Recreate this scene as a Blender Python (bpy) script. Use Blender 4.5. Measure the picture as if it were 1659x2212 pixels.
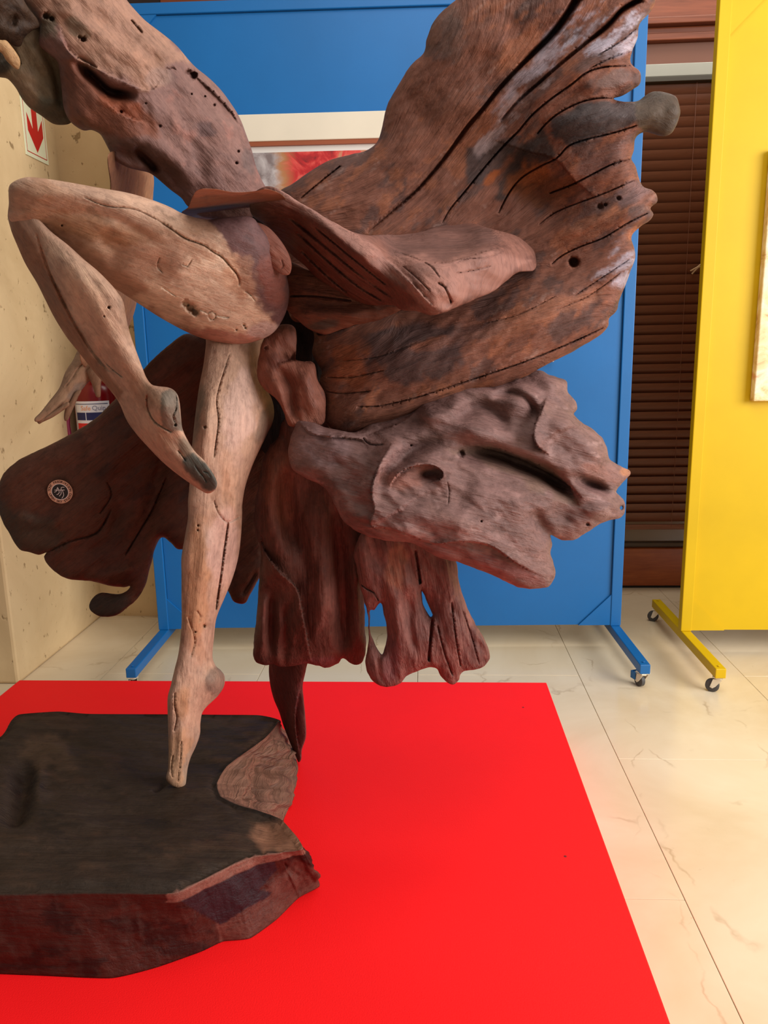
import bpy, bmesh, math, random
import numpy as np
from mathutils import Vector, Matrix
from mathutils.geometry import delaunay_2d_cdt

for o in list(bpy.data.objects):
    bpy.data.objects.remove(o)
S = bpy.context.scene
COL = S.collection

# ------------------------------------------------------------------ camera
FPX, CX, CY = 1662.0, 829.5, 1106.0
PITCH, ROLL, YAW, CAMH = math.radians(11.7), 0.0196, math.radians(3.3), 1.3
_F = np.array([0, math.cos(PITCH), -math.sin(PITCH)])
_R = np.array([1.0, 0, 0])
_U = np.array([0, math.sin(PITCH), math.cos(PITCH)])
_R2 = _R * math.cos(ROLL) - _U * math.sin(ROLL)
_U2 = _U * math.cos(ROLL) + _R * math.sin(ROLL)
_c, _s = math.cos(YAW), math.sin(YAW)
_Z = np.array([[_c, -_s, 0], [_s, _c, 0], [0, 0, 1]])
CF, CR, CU = _Z @ _F, _Z @ _R2, _Z @ _U2
CC = np.array([0, 0, CAMH])
cam = bpy.data.cameras.new('camera')
cam.sensor_fit = 'VERTICAL'
cam.sensor_height = 24.0
cam.lens = FPX / 2212.0 * 24.0
cam.clip_start = 0.05
camo = bpy.data.objects.new('camera', cam)
COL.objects.link(camo)
M = Matrix.Identity(4)
for i in range(3):
    M[i][0], M[i][1], M[i][2], M[i][3] = CR[i], CU[i], -CF[i], CC[i]
camo.matrix_world = M
S.camera = camo

# ------------------------------------------------------------------ light
W = bpy.data.worlds.new('world')
S.world = W
W.use_nodes = True
bg = W.node_tree.nodes['Background']
bg.inputs[0].default_value = (1.0, 0.95, 0.88, 1)
bg.inputs[1].default_value = 0.21


def area_light(name, loc, target, sx, sy, power, col):
    l = bpy.data.lights.new(name, 'AREA')
    l.shape = 'RECTANGLE'
    l.size, l.size_y, l.energy, l.color = sx, sy, power, col
    o = bpy.data.objects.new(name, l)
    COL.objects.link(o)
    o.location = loc
    d = Vector(target) - Vector(loc)
    o.rotation_euler = d.to_track_quat('-Z', 'Y').to_euler()
    return o


area_light('window_daylight', (4.2, -0.2, 2.3), (-0.9, 2.6, 1.0), 3.4, 2.4, 320, (1.0, 0.98, 0.97))
area_light('ceiling_light', (0.6, 1.0, 3.9), (0.3, 1.7, 0), 2.4, 2.4, 60, (1.0, 0.95, 0.88))
area_light('rear_fill_light', (1.3, 3.5, 3.7), (1.2, 4.0, 0), 2.0, 0.8, 24, (1.0, 0.93, 0.84))  # unseen lamp added to brighten the back wall and blind
S.view_settings.view_transform = 'Standard'
S.view_settings.look = 'None'
S.view_settings.gamma = 1.0
S.view_settings.use_curve_mapping = False
S.view_settings.exposure = 0.0


# ------------------------------------------------------------------ basics
def rays(xy):
    xy = np.asarray(xy, float)
    return CF + np.outer((xy[:, 0] - CX) / FPX, CR) - np.outer((xy[:, 1] - CY) / FPX, CU)


def at_y(xy, Y):
    d = rays(xy)
    return CC + d * (np.asarray(Y) / d[:, 1])[:, None]


def at_z(xy, z):
    d = rays(xy)
    return CC + d * ((np.asarray(z) - CAMH) / d[:, 2])[:, None]


def lin(c):
    c = np.asarray(c, float) / 255.0
    return np.where(c <= 0.04045, c / 12.92, ((c + 0.055) / 1.055) ** 2.4)


def lin4(c):
    a = lin(c)
    return (a[0], a[1], a[2], 1.0)


def mesh_obj(name, verts, faces, mat=None, parent=None, smooth=False):
    me = bpy.data.meshes.new(name)
    me.from_pydata([tuple(v) for v in verts], [], [tuple(int(i) for i in f) for f in faces])
    me.update()
    if smooth:
        me.polygons.foreach_set('use_smooth', [True] * len(me.polygons))
    if mat:
        me.materials.append(mat)
    o = bpy.data.objects.new(name, me)
    COL.objects.link(o)
    if parent is not None:
        set_parent(o, parent)
    return o


def set_parent(o, parent):
    o.parent = parent
    o.matrix_parent_inverse = WORLD[parent].inverted() if parent in WORLD else Matrix.Identity(4)


WORLD = {}


def empty(name, loc):
    e = bpy.data.objects.new(name, None)
    e.empty_display_size = 0.1
    e.location = loc
    COL.objects.link(e)
    WORLD[e] = Matrix.Translation(Vector(loc))
    return e


def tag(o, label=None, cat=None, group=None, kind=None):
    if label: o['label'] = label
    if cat: o['category'] = cat
    if group: o['group'] = group
    if kind: o['kind'] = kind
    return o


class MB:
    """collects simple solids for one part"""

    def __init__(self):
        self.v, self.f = [], []

    def add(self, v, f):
        n = len(self.v)
        self.v += [tuple(p) for p in v]
        self.f += [tuple(i + n for i in q) for q in f]
        return self

    def box(self, a, b, bev=0.0):
        bm = bmesh.new()
        bmesh.ops.create_cube(bm, size=1.0)
        for v in bm.verts:
            v.co = Vector([(a[i] + b[i]) / 2 + v.co[i] * (b[i] - a[i]) for i in range(3)])
        if bev:
            bmesh.ops.bevel(bm, geom=bm.edges[:], offset=bev, segments=2, affect='EDGES', profile=0.5)
        bm.verts.index_update()
        self.add([v.co[:] for v in bm.verts], [[v.index for v in f.verts] for f in bm.faces])
        bm.free()
        return self

    def prism(self, poly, d):
        n = len(poly)
        d = np.asarray(d, float)
        p = [np.asarray(q, float) for q in poly]
        v = p + [q + d for q in p]
        f = [list(range(n))[::-1], list(range(n, 2 * n))]
        f += [[i, (i + 1) % n, n + (i + 1) % n, n + i] for i in range(n)]
        return self.add(v, f)

    def lathe(self, prof, c, axis='z', n=28):
        v, f = [], []
        for r, h in prof:
            for k in range(n):
                a = 2 * math.pi * k / n
                x, y = r * math.cos(a), r * math.sin(a)
                q = {'z': (x, y, h), 'x': (h, x, y), 'y': (x, h, y)}[axis]
                v.append([c[i] + q[i] for i in range(3)])
        m = len(prof)
        for i in range(m - 1):
            for k in range(n):
                f.append([i * n + k, i * n + (k + 1) % n, (i + 1) * n + (k + 1) % n, (i + 1) * n + k])
        f.append(list(range(n))[::-1])
        f.append([(m - 1) * n + k for k in range(n)])
        return self.add(v, f)

    def tube(self, pts, r, n=8):
        pts = [Vector(p) for p in pts]
        v, f = [], []
        for i, p in enumerate(pts):
            t = (pts[min(i + 1, len(pts) - 1)] - pts[max(i - 1, 0)]).normalized()
            a = t.orthogonal().normalized() if i == 0 else (last - t * last.dot(t)).normalized()
            last = a
            b = t.cross(a)
            rr = r[i] if isinstance(r, (list, tuple)) else r
            for k in range(n):
                q = 2 * math.pi * k / n
                v.append(p + (a * math.cos(q) + b * math.sin(q)) * rr)
        for i in range(len(pts) - 1):
            for k in range(n):
                f.append([i * n + k, i * n + (k + 1) % n, (i + 1) * n + (k + 1) % n, (i + 1) * n + k])
        f.append(list(range(n))[::-1])
        f.append([(len(pts) - 1) * n + k for k in range(n)])
        return self.add(v, f)

    def build(self, name, mat, parent=None, smooth=False):
        o = mesh_obj(name, self.v, self.f, mat, parent, smooth)
        bm = bmesh.new()
        bm.from_mesh(o.data)
        bmesh.ops.recalc_face_normals(bm, faces=bm.faces)
        bm.to_mesh(o.data)
        bm.free()
        if smooth:
            o.data.set_sharp_from_angle(angle=math.radians(40))
        return o


# ------------------------------------------------------------------ materials
class NT:
    def __init__(self, name):
        self.m = bpy.data.materials.new(name)
        self.m.use_nodes = True
        self.t = self.m.node_tree
        self.b = self.t.nodes['Principled BSDF']

    def n(self, typ, **kw):
        nd = self.t.nodes.new(typ)
        for k, v in kw.items():
            setattr(nd, k, v)
        return nd

    def l(self, a, b):
        self.t.links.new(a, b)

    def noise(self, vec, scale, detail=4, rough=0.55, dist=0.0):
        nd = self.n('ShaderNodeTexNoise')
        nd.inputs['Scale'].default_value = scale
        nd.inputs['Detail'].default_value = detail
        nd.inputs['Roughness'].default_value = rough
        nd.inputs['Distortion'].default_value = dist
        if vec is not None:
            self.l(vec, nd.inputs['Vector'])
        return nd.outputs['Fac']

    def ramp(self, fac, stops):
        nd = self.n('ShaderNodeValToRGB')
        e = nd.color_ramp.elements
        while len(e) < len(stops):
            e.new(0.5)
        for i, (p, c) in enumerate(stops):
            e[i].position = p
            e[i].color = c if len(c) == 4 else (*c, 1)
        self.l(fac, nd.inputs['Fac'])
        return nd.outputs['Color']

    def mix(self, a, b, fac, mode='MIX'):
        nd = self.n('ShaderNodeMix', data_type='RGBA', blend_type=mode)
        for sock, val in ((nd.inputs[0], fac), (nd.inputs[6], a), (nd.inputs[7], b)):
            if hasattr(val, 'node'):
                self.l(val, sock)
            else:
                sock.default_value = val
        return nd.outputs[2]

    def obj(self, scale=(1, 1, 1)):
        tc = self.n('ShaderNodeTexCoord')
        mp = self.n('ShaderNodeMapping')
        mp.inputs['Scale'].default_value = scale
        self.l(tc.outputs['Object'], mp.inputs['Vector'])
        return mp.outputs['Vector']

    def bump(self, h, strength=0.3, dist=0.01, prev=None):
        nd = self.n('ShaderNodeBump')
        nd.inputs['Strength'].default_value = strength
        nd.inputs['Distance'].default_value = dist
        self.l(h, nd.inputs['Height'])
        if prev is not None:
            self.l(prev, nd.inputs['Normal'])
        self.l(nd.outputs['Normal'], self.b.inputs['Normal'])
        return nd.outputs['Normal']

    def set(self, col=None, rough=None, metal=None, spec=None, **kw):
        if col is not None:
            if hasattr(col, 'node'):
                self.l(col, self.b.inputs['Base Color'])
            else:
                self.b.inputs['Base Color'].default_value = col
        if rough is not None: self.b.inputs['Roughness'].default_value = rough
        if metal is not None: self.b.inputs['Metallic'].default_value = metal
        if spec is not None: self.b.inputs['Specular IOR Level'].default_value = spec
        return self


def paint(name, c, rough=0.4, bump=0.05, var=0.06, scale=60, spec=0.5):
    m = NT(name)
    v = m.obj()
    n1 = m.noise(v, 3, 4)
    a, b = lin(c) * (1 - var), np.minimum(lin(c) * (1 + var), 1)
    m.set(m.ramp(n1, [(0.3, tuple(a)), (0.7, tuple(b))]), rough, spec=spec)
    if bump:
        m.bump(m.noise(v, scale, 3), bump, 0.004)
    return m.m


MAT = {}
MAT['blue'] = paint('blue_paint', (12, 98, 162), 0.42, 0.04)
MAT['yellow'] = paint('yellow_paint', (208, 172, 0), 0.5, 0.04, spec=0.35)
MAT['red'] = paint('red_paint', (252, 18, 22), 0.62, 0.16, 0.03, 350, 0.25)
MAT['zinc'] = paint('zinc_plate', (228, 220, 198), 0.3, 0.03)
MAT['zinc'].node_tree.nodes['Principled BSDF'].inputs['Metallic'].default_value = 0.25
MAT['rubber'] = paint('grey_rubber', (70, 68, 66), 0.6, 0.05)
MAT['black'] = paint('black_paint', (14, 13, 12), 0.6, 0.02)
MAT['cream'] = paint('cream_wood', (216, 205, 184), 0.5, 0.03, 0.05, 40)
MAT['mat_white'] = paint('white_mat', (214, 208, 200), 0.8, 0.02)
MAT['frame_brown'] = paint('brown_fillet', (140, 72, 40), 0.5, 0.02)
MAT['alu'] = paint('grey_headrail', (172, 170, 156), 0.45, 0.03)
MAT['cord'] = paint('pale_cord', (176, 140, 100), 0.8, 0.03)
MAT['ext_red'] = paint('extinguisher_red', (112, 5, 10), 0.25, 0.0)
MAT['hose'] = paint('hose_magenta', (130, 25, 60), 0.5, 0.0)
MAT['paper'] = paint('label_paper', (222, 222, 228), 0.5, 0.0)
MAT['navy'] = paint('label_navy', (22, 28, 84), 0.5, 0.0)
MAT['label_red'] = paint('label_red', (206, 30, 28), 0.5, 0.0)
MAT['label_orange'] = paint('label_orange', (226, 160, 120), 0.5, 0.0)
MAT['label_grey'] = paint('label_grey', (140, 140, 160), 0.5, 0.0)
MAT['sign_white'] = paint('sign_white', (226, 226, 190), 0.4, 0.0)
MAT['sign_red'] = paint('sign_red', (190, 14, 18), 0.4, 0.0)
MAT['badge_dark'] = paint('badge_dark', (26, 20, 18), 0.5, 0.0)
MAT['badge_tan'] = paint('badge_tan', (206, 150, 120), 0.6, 0.0)
MAT['badge_line'] = paint('badge_line', (226, 208, 200), 0.6, 0.0)
MAT['badge_text'] = paint('badge_text', (56, 20, 12), 0.6, 0.0)


def wood_planks(name, c1, c2, axis_scale, rough=0.4):
    m = NT(name)
    v = m.obj(axis_scale)
    g = m.noise(v, 6, 6, 0.6, 0.6)
    m.set(m.ramp(g, [(0.3, tuple(lin(c1))), (0.7, tuple(lin(c2)))]), rough)
    m.bump(g, 0.08, 0.004)
    return m.m


MAT['wood_wall'] = wood_planks('stained_wall_wood', (106, 50, 24), (138, 72, 42), (0.6, 6, 9))
MAT['wood_orange'] = wood_planks('orange_plank_wood', (140, 62, 26), (176, 92, 42), (0.8, 6, 7), 0.3)
MAT['slat'] = wood_planks('blind_slat_wood', (112, 66, 44), (130, 78, 54), (1, 8, 8), 0.42)


def marble():
    m = NT('cream_marble')
    tc = m.n('ShaderNodeTexCoord')
    geo = m.n('ShaderNodeNewGeometry')
    v = geo.outputs['Position']
    big = m.noise(v, 1.4, 5, 0.6, 0.8)
    c = m.ramp(big, [(0.3, tuple(lin((214, 192, 156)))), (0.55, tuple(lin((226, 208, 176)))), (0.8, tuple(lin((236, 222, 194))))])
    vein = m.n('ShaderNodeTexVoronoi', feature='DISTANCE_TO_EDGE')
    mp = m.n('ShaderNodeMapping')
    mp.inputs['Scale'].default_value = (1.5, 0.8, 1)
    nz = m.n('ShaderNodeTexNoise')
    nz.inputs['Scale'].default_value = 3.0
    nz.inputs['Detail'].default_value = 5
    m.l(v, nz.inputs['Vector'])
    wv = m.mix(v, nz.outputs['Color'], 0.35, 'ADD')
    m.l(wv, mp.inputs['Vector'])
    m.l(mp.outputs['Vector'], vein.inputs['Vector'])
    vein.inputs['Scale'].default_value = 1.6
    vm = m.ramp(vein.outputs['Distance'], [(0.0, (1, 1, 1)), (0.012, (0, 0, 0))])
    brk = m.ramp(m.noise(v, 4, 3), [(0.5, (0, 0, 0)), (0.62, (0.55, 0.55, 0.55))])
    c = m.mix(c, lin4((168, 140, 104)), m.mix(vm, brk, 1.0, 'MULTIPLY'))
    fl = m.ramp(m.noise(v, 26, 4, 0.7, 1.2), [(0.66, (0, 0, 0)), (0.72, (0.5, 0.5, 0.5))])
    c = m.mix(c, lin4((150, 126, 92)), m.mix(fl, brk, 1.0, 'MULTIPLY'))
    m.set(c, 0.2, spec=0.5)
    m.l(m.ramp(m.noise(v, 9, 4), [(0.3, (0.14,) * 3), (0.8, (0.26,) * 3)]), m.b.inputs['Roughness'])
    return m.m


MAT['marble'] = marble()
MAT['grout'] = paint('dark_grout', (120, 100, 74), 0.8, 0.1)


def travertine():
    m = NT('tan_travertine')
    geo = m.n('ShaderNodeNewGeometry')
    v = geo.outputs['Position']
    big = m.noise(v, 1.8, 5, 0.6, 0.5)
    c = m.ramp(big, [(0.3, tuple(lin((196, 166, 122)))), (0.7, tuple(lin((226, 198, 152))))])
    mp = m.n('ShaderNodeMapping')
    mp.inputs['Scale'].default_value = (1, 1, 0.75)
    m.l(v, mp.inputs['Vector'])
    pits = m.noise(mp.outputs['Vector'], 30, 3, 0.6)
    pm = m.ramp(pits, [(0.65, (0, 0, 0)), (0.71, (0.75, 0.75, 0.75))])
    c = m.mix(c, lin4((126, 98, 60)), pm)
    m.set(c, 0.7, spec=0.3)
    inv = m.ramp(pits, [(0.62, (1, 1, 1)), (0.72, (0, 0, 0))])
    p = m.bump(inv, 0.35, 0.006)
    m.bump(m.noise(v, 70, 3), 0.08, 0.004, p)
    return m.m


MAT['travertine'] = travertine()


def driftwood():
    m = NT('driftwood')
    col = m.n('ShaderNodeAttribute', attribute_name='Col').outputs['Color']
    gr = m.n('ShaderNodeAttribute', attribute_name='grain').outputs['Vector']

    def mapped(sc):
        mp = m.n('ShaderNodeMapping')
        mp.inputs['Scale'].default_value = sc
        m.l(gr, mp.inputs['Vector'])
        return mp.outputs['Vector']
    s1 = m.noise(mapped((5, 46, 46)), 1.0, 6, 0.62, 0.5)
    s2 = m.noise(mapped((9, 190, 60)), 1.0, 4, 0.6, 0.3)
    blot = m.noise(mapped((9, 14, 14)), 1.0, 5, 0.6, 0.8)
    fine = m.noise(mapped((220, 260, 260)), 1.0, 3, 0.6)
    amt = m.n('ShaderNodeAttribute', attribute_name='rough').outputs['Fac']
    pore = m.noise(mapped((60, 85, 85)), 1.0, 5, 0.68, 0.4)
    line = m.noise(mapped((13, 420, 120)), 1.0, 3, 0.55, 0.2)
    k1 = m.ramp(s1, [(0.28, (0.6, 0.58, 0.58)), (0.5, (0.98, 0.98, 0.98)), (0.75, (1.25, 1.23, 1.22))])
    k2 = m.ramp(s2, [(0.3, (0.76, 0.75, 0.74)), (0.6, (1.08, 1.08, 1.08))])
    k3 = m.ramp(blot, [(0.3, (0.76, 0.74, 0.75)), (0.55, (1.0, 1.0, 1.0)), (0.75, (1.2, 1.15, 1.1))])
    k4 = m.ramp(pore, [(0.3, (0.66, 0.64, 0.64)), (0.48, (1.0, 1.0, 1.0)), (0.7, (1.2, 1.2, 1.2))])
    k5 = m.ramp(line, [(0.3, (0.55, 0.52, 0.5)), (0.42, (1.03, 1.03, 1.03))])
    c = m.mix(col, k1, amt, 'MULTIPLY')
    c = m.mix(c, k2, amt, 'MULTIPLY')
    c = m.mix(c, k3, 0.8, 'MULTIPLY')
    c = m.mix(c, k4, 0.75, 'MULTIPLY')
    c = m.mix(c, k5, amt, 'MULTIPLY')
    m.set(c, 0.6, spec=0.25)
    m.l(m.ramp(blot, [(0.3, (0.5,) * 3), (0.7, (0.7,) * 3)]), m.b.inputs['Roughness'])
    p1 = m.n('ShaderNodeBump')
    p1.inputs['Distance'].default_value = 0.012
    m.l(amt, p1.inputs['Strength'])
    m.l(s1, p1.inputs['Height'])
    p2 = m.n('ShaderNodeBump')
    p2.inputs['Distance'].default_value = 0.005
    m.l(amt, p2.inputs['Strength'])
    m.l(s2, p2.inputs['Height'])
    m.l(p1.outputs['Normal'], p2.inputs['Normal'])
    p3 = m.n('ShaderNodeBump')
    p3.inputs['Distance'].default_value = 0.006
    p3.inputs['Strength'].default_value = 0.3
    m.l(pore, p3.inputs['Height'])
    m.l(p2.outputs['Normal'], p3.inputs['Normal'])
    m.l(p3.outputs['Normal'], m.b.inputs['Normal'])
    return m.m


MAT['driftwood'] = driftwood()


# ------------------------------------------------------------------ numpy sculpting helpers
def _hash(ix, iy, seed):
    h = (ix.astype(np.int64) * 374761393 + iy.astype(np.int64) * 668265263 + seed * 974711) & 0xFFFFFFFF
    h = ((h ^ (h >> 13)) * 1274126177) & 0xFFFFFFFF
    return ((h ^ (h >> 16)) & 0xFFFF) / 65535.0 * 2 - 1


def vnoise(x, y, seed=0):
    ix, iy = np.floor(x), np.floor(y)
    fx, fy = x - ix, y - iy
    fx = fx * fx * fx * (fx * (fx * 6 - 15) + 10)
    fy = fy * fy * fy * (fy * (fy * 6 - 15) + 10)
    a, b = _hash(ix, iy, seed), _hash(ix + 1, iy, seed)
    c, d = _hash(ix, iy + 1, seed), _hash(ix + 1, iy + 1, seed)
    return (a * (1 - fx) + b * fx) * (1 - fy) + (c * (1 - fx) + d * fx) * fy


def fbm(x, y, scale, octv=4, seed=0, gain=0.5):
    r, a, t = 0, 1.0, 0
    for o in range(octv):
        r = r + a * vnoise(x / scale * 2 ** o + 17.3 * o, y / scale * 2 ** o - 9.1 * o, seed + o)
        t += a
        a *= gain
    return r / t


def spline(pts, step, closed=True):
    """centripetal Catmull-Rom, resampled at about `step` px"""
    p = np.asarray(pts, float)
    n = len(p)
    out = []
    rng = range(n if closed else n - 1)
    for i in rng:
        if closed:
            a, b, c, d = p[(i - 1) % n], p[i], p[(i + 1) % n], p[(i + 2) % n]
        else:
            a, b, c, d = p[max(i - 1, 0)], p[i], p[i + 1], p[min(i + 2, n - 1)]
        L = np.linalg.norm(c - b)
        k = max(1, int(round(L / step)))
        m1, m2 = (c - a) * 0.5, (d - b) * 0.5
        for m_ in (m1, m2):
            q = np.linalg.norm(m_)
            if q > 1.2 * L and q > 0:
                m_ *= 1.2 * L / q
        for j in range(k):
            t = j / k
            h1, h2, h3, h4 = 2*t**3-3*t**2+1, t**3-2*t**2+t, -2*t**3+3*t**2, t**3-t**2
            out.append(h1 * b + h2 * m1 + h3 * c + h4 * m2)
    if not closed:
        out.append(p[-1])
    return np.array(out)


def inside(xy, loops):
    r = np.zeros(len(xy), bool)
    x, y = xy[:, 0], xy[:, 1]
    for L in loops:
        a, b = L, np.roll(L, -1, 0)
        for (x1, y1), (x2, y2) in zip(a, b):
            if y1 == y2:
                continue
            c = ((y1 > y) != (y2 > y)) & (x < (x2 - x1) * (y - y1) / (y2 - y1) + x1)
            r ^= c
    return r


def poly_dist(xy, P, closed=False):
    """distance, signed side (+ = left of travel in image, i.e. above when heading right), parameter 0..1"""
    a = P
    b = np.roll(P, -1, 0) if closed else P[1:]
    if not closed:
        a = P[:-1]
    best = np.full(len(xy), 1e9)
    side = np.zeros(len(xy))
    par = np.zeros(len(xy))
    n = len(a)
    for i in range(n):
        d = b[i] - a[i]
        L2 = d @ d
        if L2 == 0:
            continue
        q = xy - a[i]
        t = np.clip((q @ d) / L2, 0, 1)
        e = q - t[:, None] * d
        dd = np.hypot(e[:, 0], e[:, 1])
        m = dd < best
        best[m] = dd[m]
        cr = -(d[0] * q[:, 1] - d[1] * q[:, 0])
        side[m] = np.sign(cr[m])
        par[m] = ((i + t) / n)[m]
    return best, side, par


def tps(ctrl):
    c = np.asarray(ctrl, float)
    if len(c) == 1:
        return lambda xy: np.full(len(xy), c[0, 2])
    X = c[:, :2] / 300.0
    n = len(c)

    def U(r):
        return np.where(r > 1e-9, r * r * np.log(r + 1e-12), 0)
    if n < 3:
        d = X[1] - X[0]

        def f2(xy):
            t = ((xy / 300.0 - X[0]) @ d) / (d @ d)
            return c[0, 2] + np.clip(t, -0.2, 1.2) * (c[1, 2] - c[0, 2])
        return f2
    K = U(np.linalg.norm(X[:, None] - X[None], axis=2)) + np.eye(n) * 0.002
    Pm = np.hstack([np.ones((n, 1)), X])
    A = np.block([[K, Pm], [Pm.T, np.zeros((3, 3))]])
    w = np.linalg.lstsq(A, np.concatenate([c[:, 2], np.zeros(3)]), rcond=None)[0]

    def f(xy):
        q = xy / 300.0
        r = np.linalg.norm(q[:, None] - X[None], axis=2)
        return U(r) @ w[:n] + np.hstack([np.ones((len(q), 1)), q]) @ w[n:]
    return f


class Lap:
    def __init__(self, xy, tri):
        n = len(xy)
        I, J, Wt = [], [], []
        area = np.zeros(n)
        for k in range(3):
            i, j, o = tri[:, k], tri[:, (k + 1) % 3], tri[:, (k + 2) % 3]
            u, v = xy[i] - xy[o], xy[j] - xy[o]
            cr = np.abs(u[:, 0] * v[:, 1] - u[:, 1] * v[:, 0])
            ct = np.clip((u * v).sum(1) / np.maximum(cr, 1e-6), 0.02, 8) * 0.5
            I += [i, j]
            J += [j, i]
            Wt += [ct, ct]
            if k == 0:
                for q in range(3):
                    np.add.at(area, tri[:, q], cr / 6)
        self.I, self.J, self.W = np.concatenate(I), np.concatenate(J), np.concatenate(Wt)
        self.n, self.area = n, area
        self.deg = np.bincount(self.I, self.W, n)

    def mul(self, x):
        return self.deg * x - np.bincount(self.I, self.W * x[self.J], self.n)

    def solve(self, rhs, fixed, val, it=400):
        free = ~fixed
        x = np.where(fixed, val, 0.0)
        b = (rhs - self.mul(x)) * free
        d = np.where(free, np.zeros(self.n), 0)
        pre = np.where(free, 1.0 / np.maximum(self.deg, 1e-9), 0)
        r = b.copy()
        z = pre * r
        p = z.copy()
        rz = r @ z
        r0 = rz + 1e-30
        for _ in range(it):
            Ap = self.mul(p) * free
            al = rz / max(p @ Ap, 1e-30)
            d += al * p
            r -= al * Ap
            z = pre * r
            rn = r @ z
            if rn < 1e-8 * r0:
                break
            p = z + rn / rz * p
            rz = rn
        return x + d


SCULPT = {}


def feature_points(feats, step):
    pts = []
    for f in feats:
        k = f[0]
        if k in ('crack', 'fold'):
            L = spline(f[1], max(3.0, step * 0.7), False)
            t = np.gradient(L, axis=0)
            t /= np.maximum(np.linalg.norm(t, axis=1), 1e-6)[:, None]
            nrm = np.stack([t[:, 1], -t[:, 0]], 1)
            w = f[2] if k == 'crack' else 2.2
            pts.append(L)
            pts.append(L + nrm * w)
            pts.append(L - nrm * w)
        elif k == 'pit':
            x, y, r = f[1:4]
            a = np.linspace(0, 2 * math.pi, 9)[:-1]
            ring = np.stack([np.cos(a), np.sin(a)], 1)
            pts.append(np.array([[x, y]]))
            pts.append(np.array([[x, y]]) + ring * r)
            pts.append(np.array([[x, y]]) + ring * r * 0.6)
    return np.vstack(pts) if pts else np.zeros((0, 2))


def displacement(xy, feats):
    """metres toward the viewer"""
    d = np.zeros(len(xy))
    for f in feats:
        k = f[0]
        if k in ('crack', 'fold', 'ridge'):
            P = spline(f[1], 8.0, False)
            w, amp = f[2], f[3]
            R = w * (1.2 if k == 'crack' else 4)
            m = (xy[:, 0] > P[:, 0].min() - R) & (xy[:, 0] < P[:, 0].max() + R) & (xy[:, 1] > P[:, 1].min() - R) & (xy[:, 1] < P[:, 1].max() + R)
            if not m.any():
                continue
            q = xy[m]
            dist, side, par = poly_dist(q, P)
            tap = np.clip(np.minimum(par, 1 - par) / (0.12 if k == 'crack' else 0.3), 0, 1)
            tap = tap ** 0.6 if k == 'crack' else tap * tap * (3 - 2 * tap)
            if len(f) > 4 and f[4] == 's':      # open at the start
                tap = np.clip((1 - par) / 0.5, 0, 1) ** 0.6
            if k == 'crack':
                d[m] -= amp * np.clip(1 - dist / (w * (0.4 + 0.6 * tap)), 0, 1) * tap
            elif k == 'ridge':
                d[m] += amp * np.exp(-(dist / w) ** 2) * tap
            else:
                on = side > 0
                d[m] += amp * np.where(on, np.exp(-dist / w), 0) * tap * np.where(dist < 1.0, 0.5, 1)
        elif k == 'blob':
            x, y, rx, ry, ang, amp = f[1:7]
            a = math.radians(ang)
            u = (xy[:, 0] - x) * math.cos(a) + (xy[:, 1] - y) * math.sin(a)
            v = -(xy[:, 0] - x) * math.sin(a) + (xy[:, 1] - y) * math.cos(a)
            d += amp * np.exp(-(u / rx) ** 2 - (v / ry) ** 2)
        elif k == 'pit':
            x, y, r, amp = f[1:5]
            dist = np.hypot(xy[:, 0] - x, xy[:, 1] - y)
            d -= amp * np.clip((1 - dist / r) / 0.45, 0, 1)
        elif k == 'noise':
            sc, amp, ang, st, seed = f[1:6]
            a = math.radians(ang)
            u = xy[:, 0] * math.cos(a) + xy[:, 1] * math.sin(a)
            v = -xy[:, 0] * math.sin(a) + xy[:, 1] * math.cos(a)
            d += amp * fbm(u / st, v, sc, 4, seed)
        elif k == 'ridged':
            sc, amp, ang, st, seed = f[1:6]
            a = math.radians(ang)
            wx = 25 * fbm(xy[:, 0], xy[:, 1], 90, 2, seed + 5)
            u = xy[:, 0] * math.cos(a) + xy[:, 1] * math.sin(a)
            v = -xy[:, 0] * math.sin(a) + xy[:, 1] * math.cos(a) + wx
            d += amp * (0.5 - np.abs(fbm(u / st, v, sc, 3, seed)) * 2)
    return d


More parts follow.
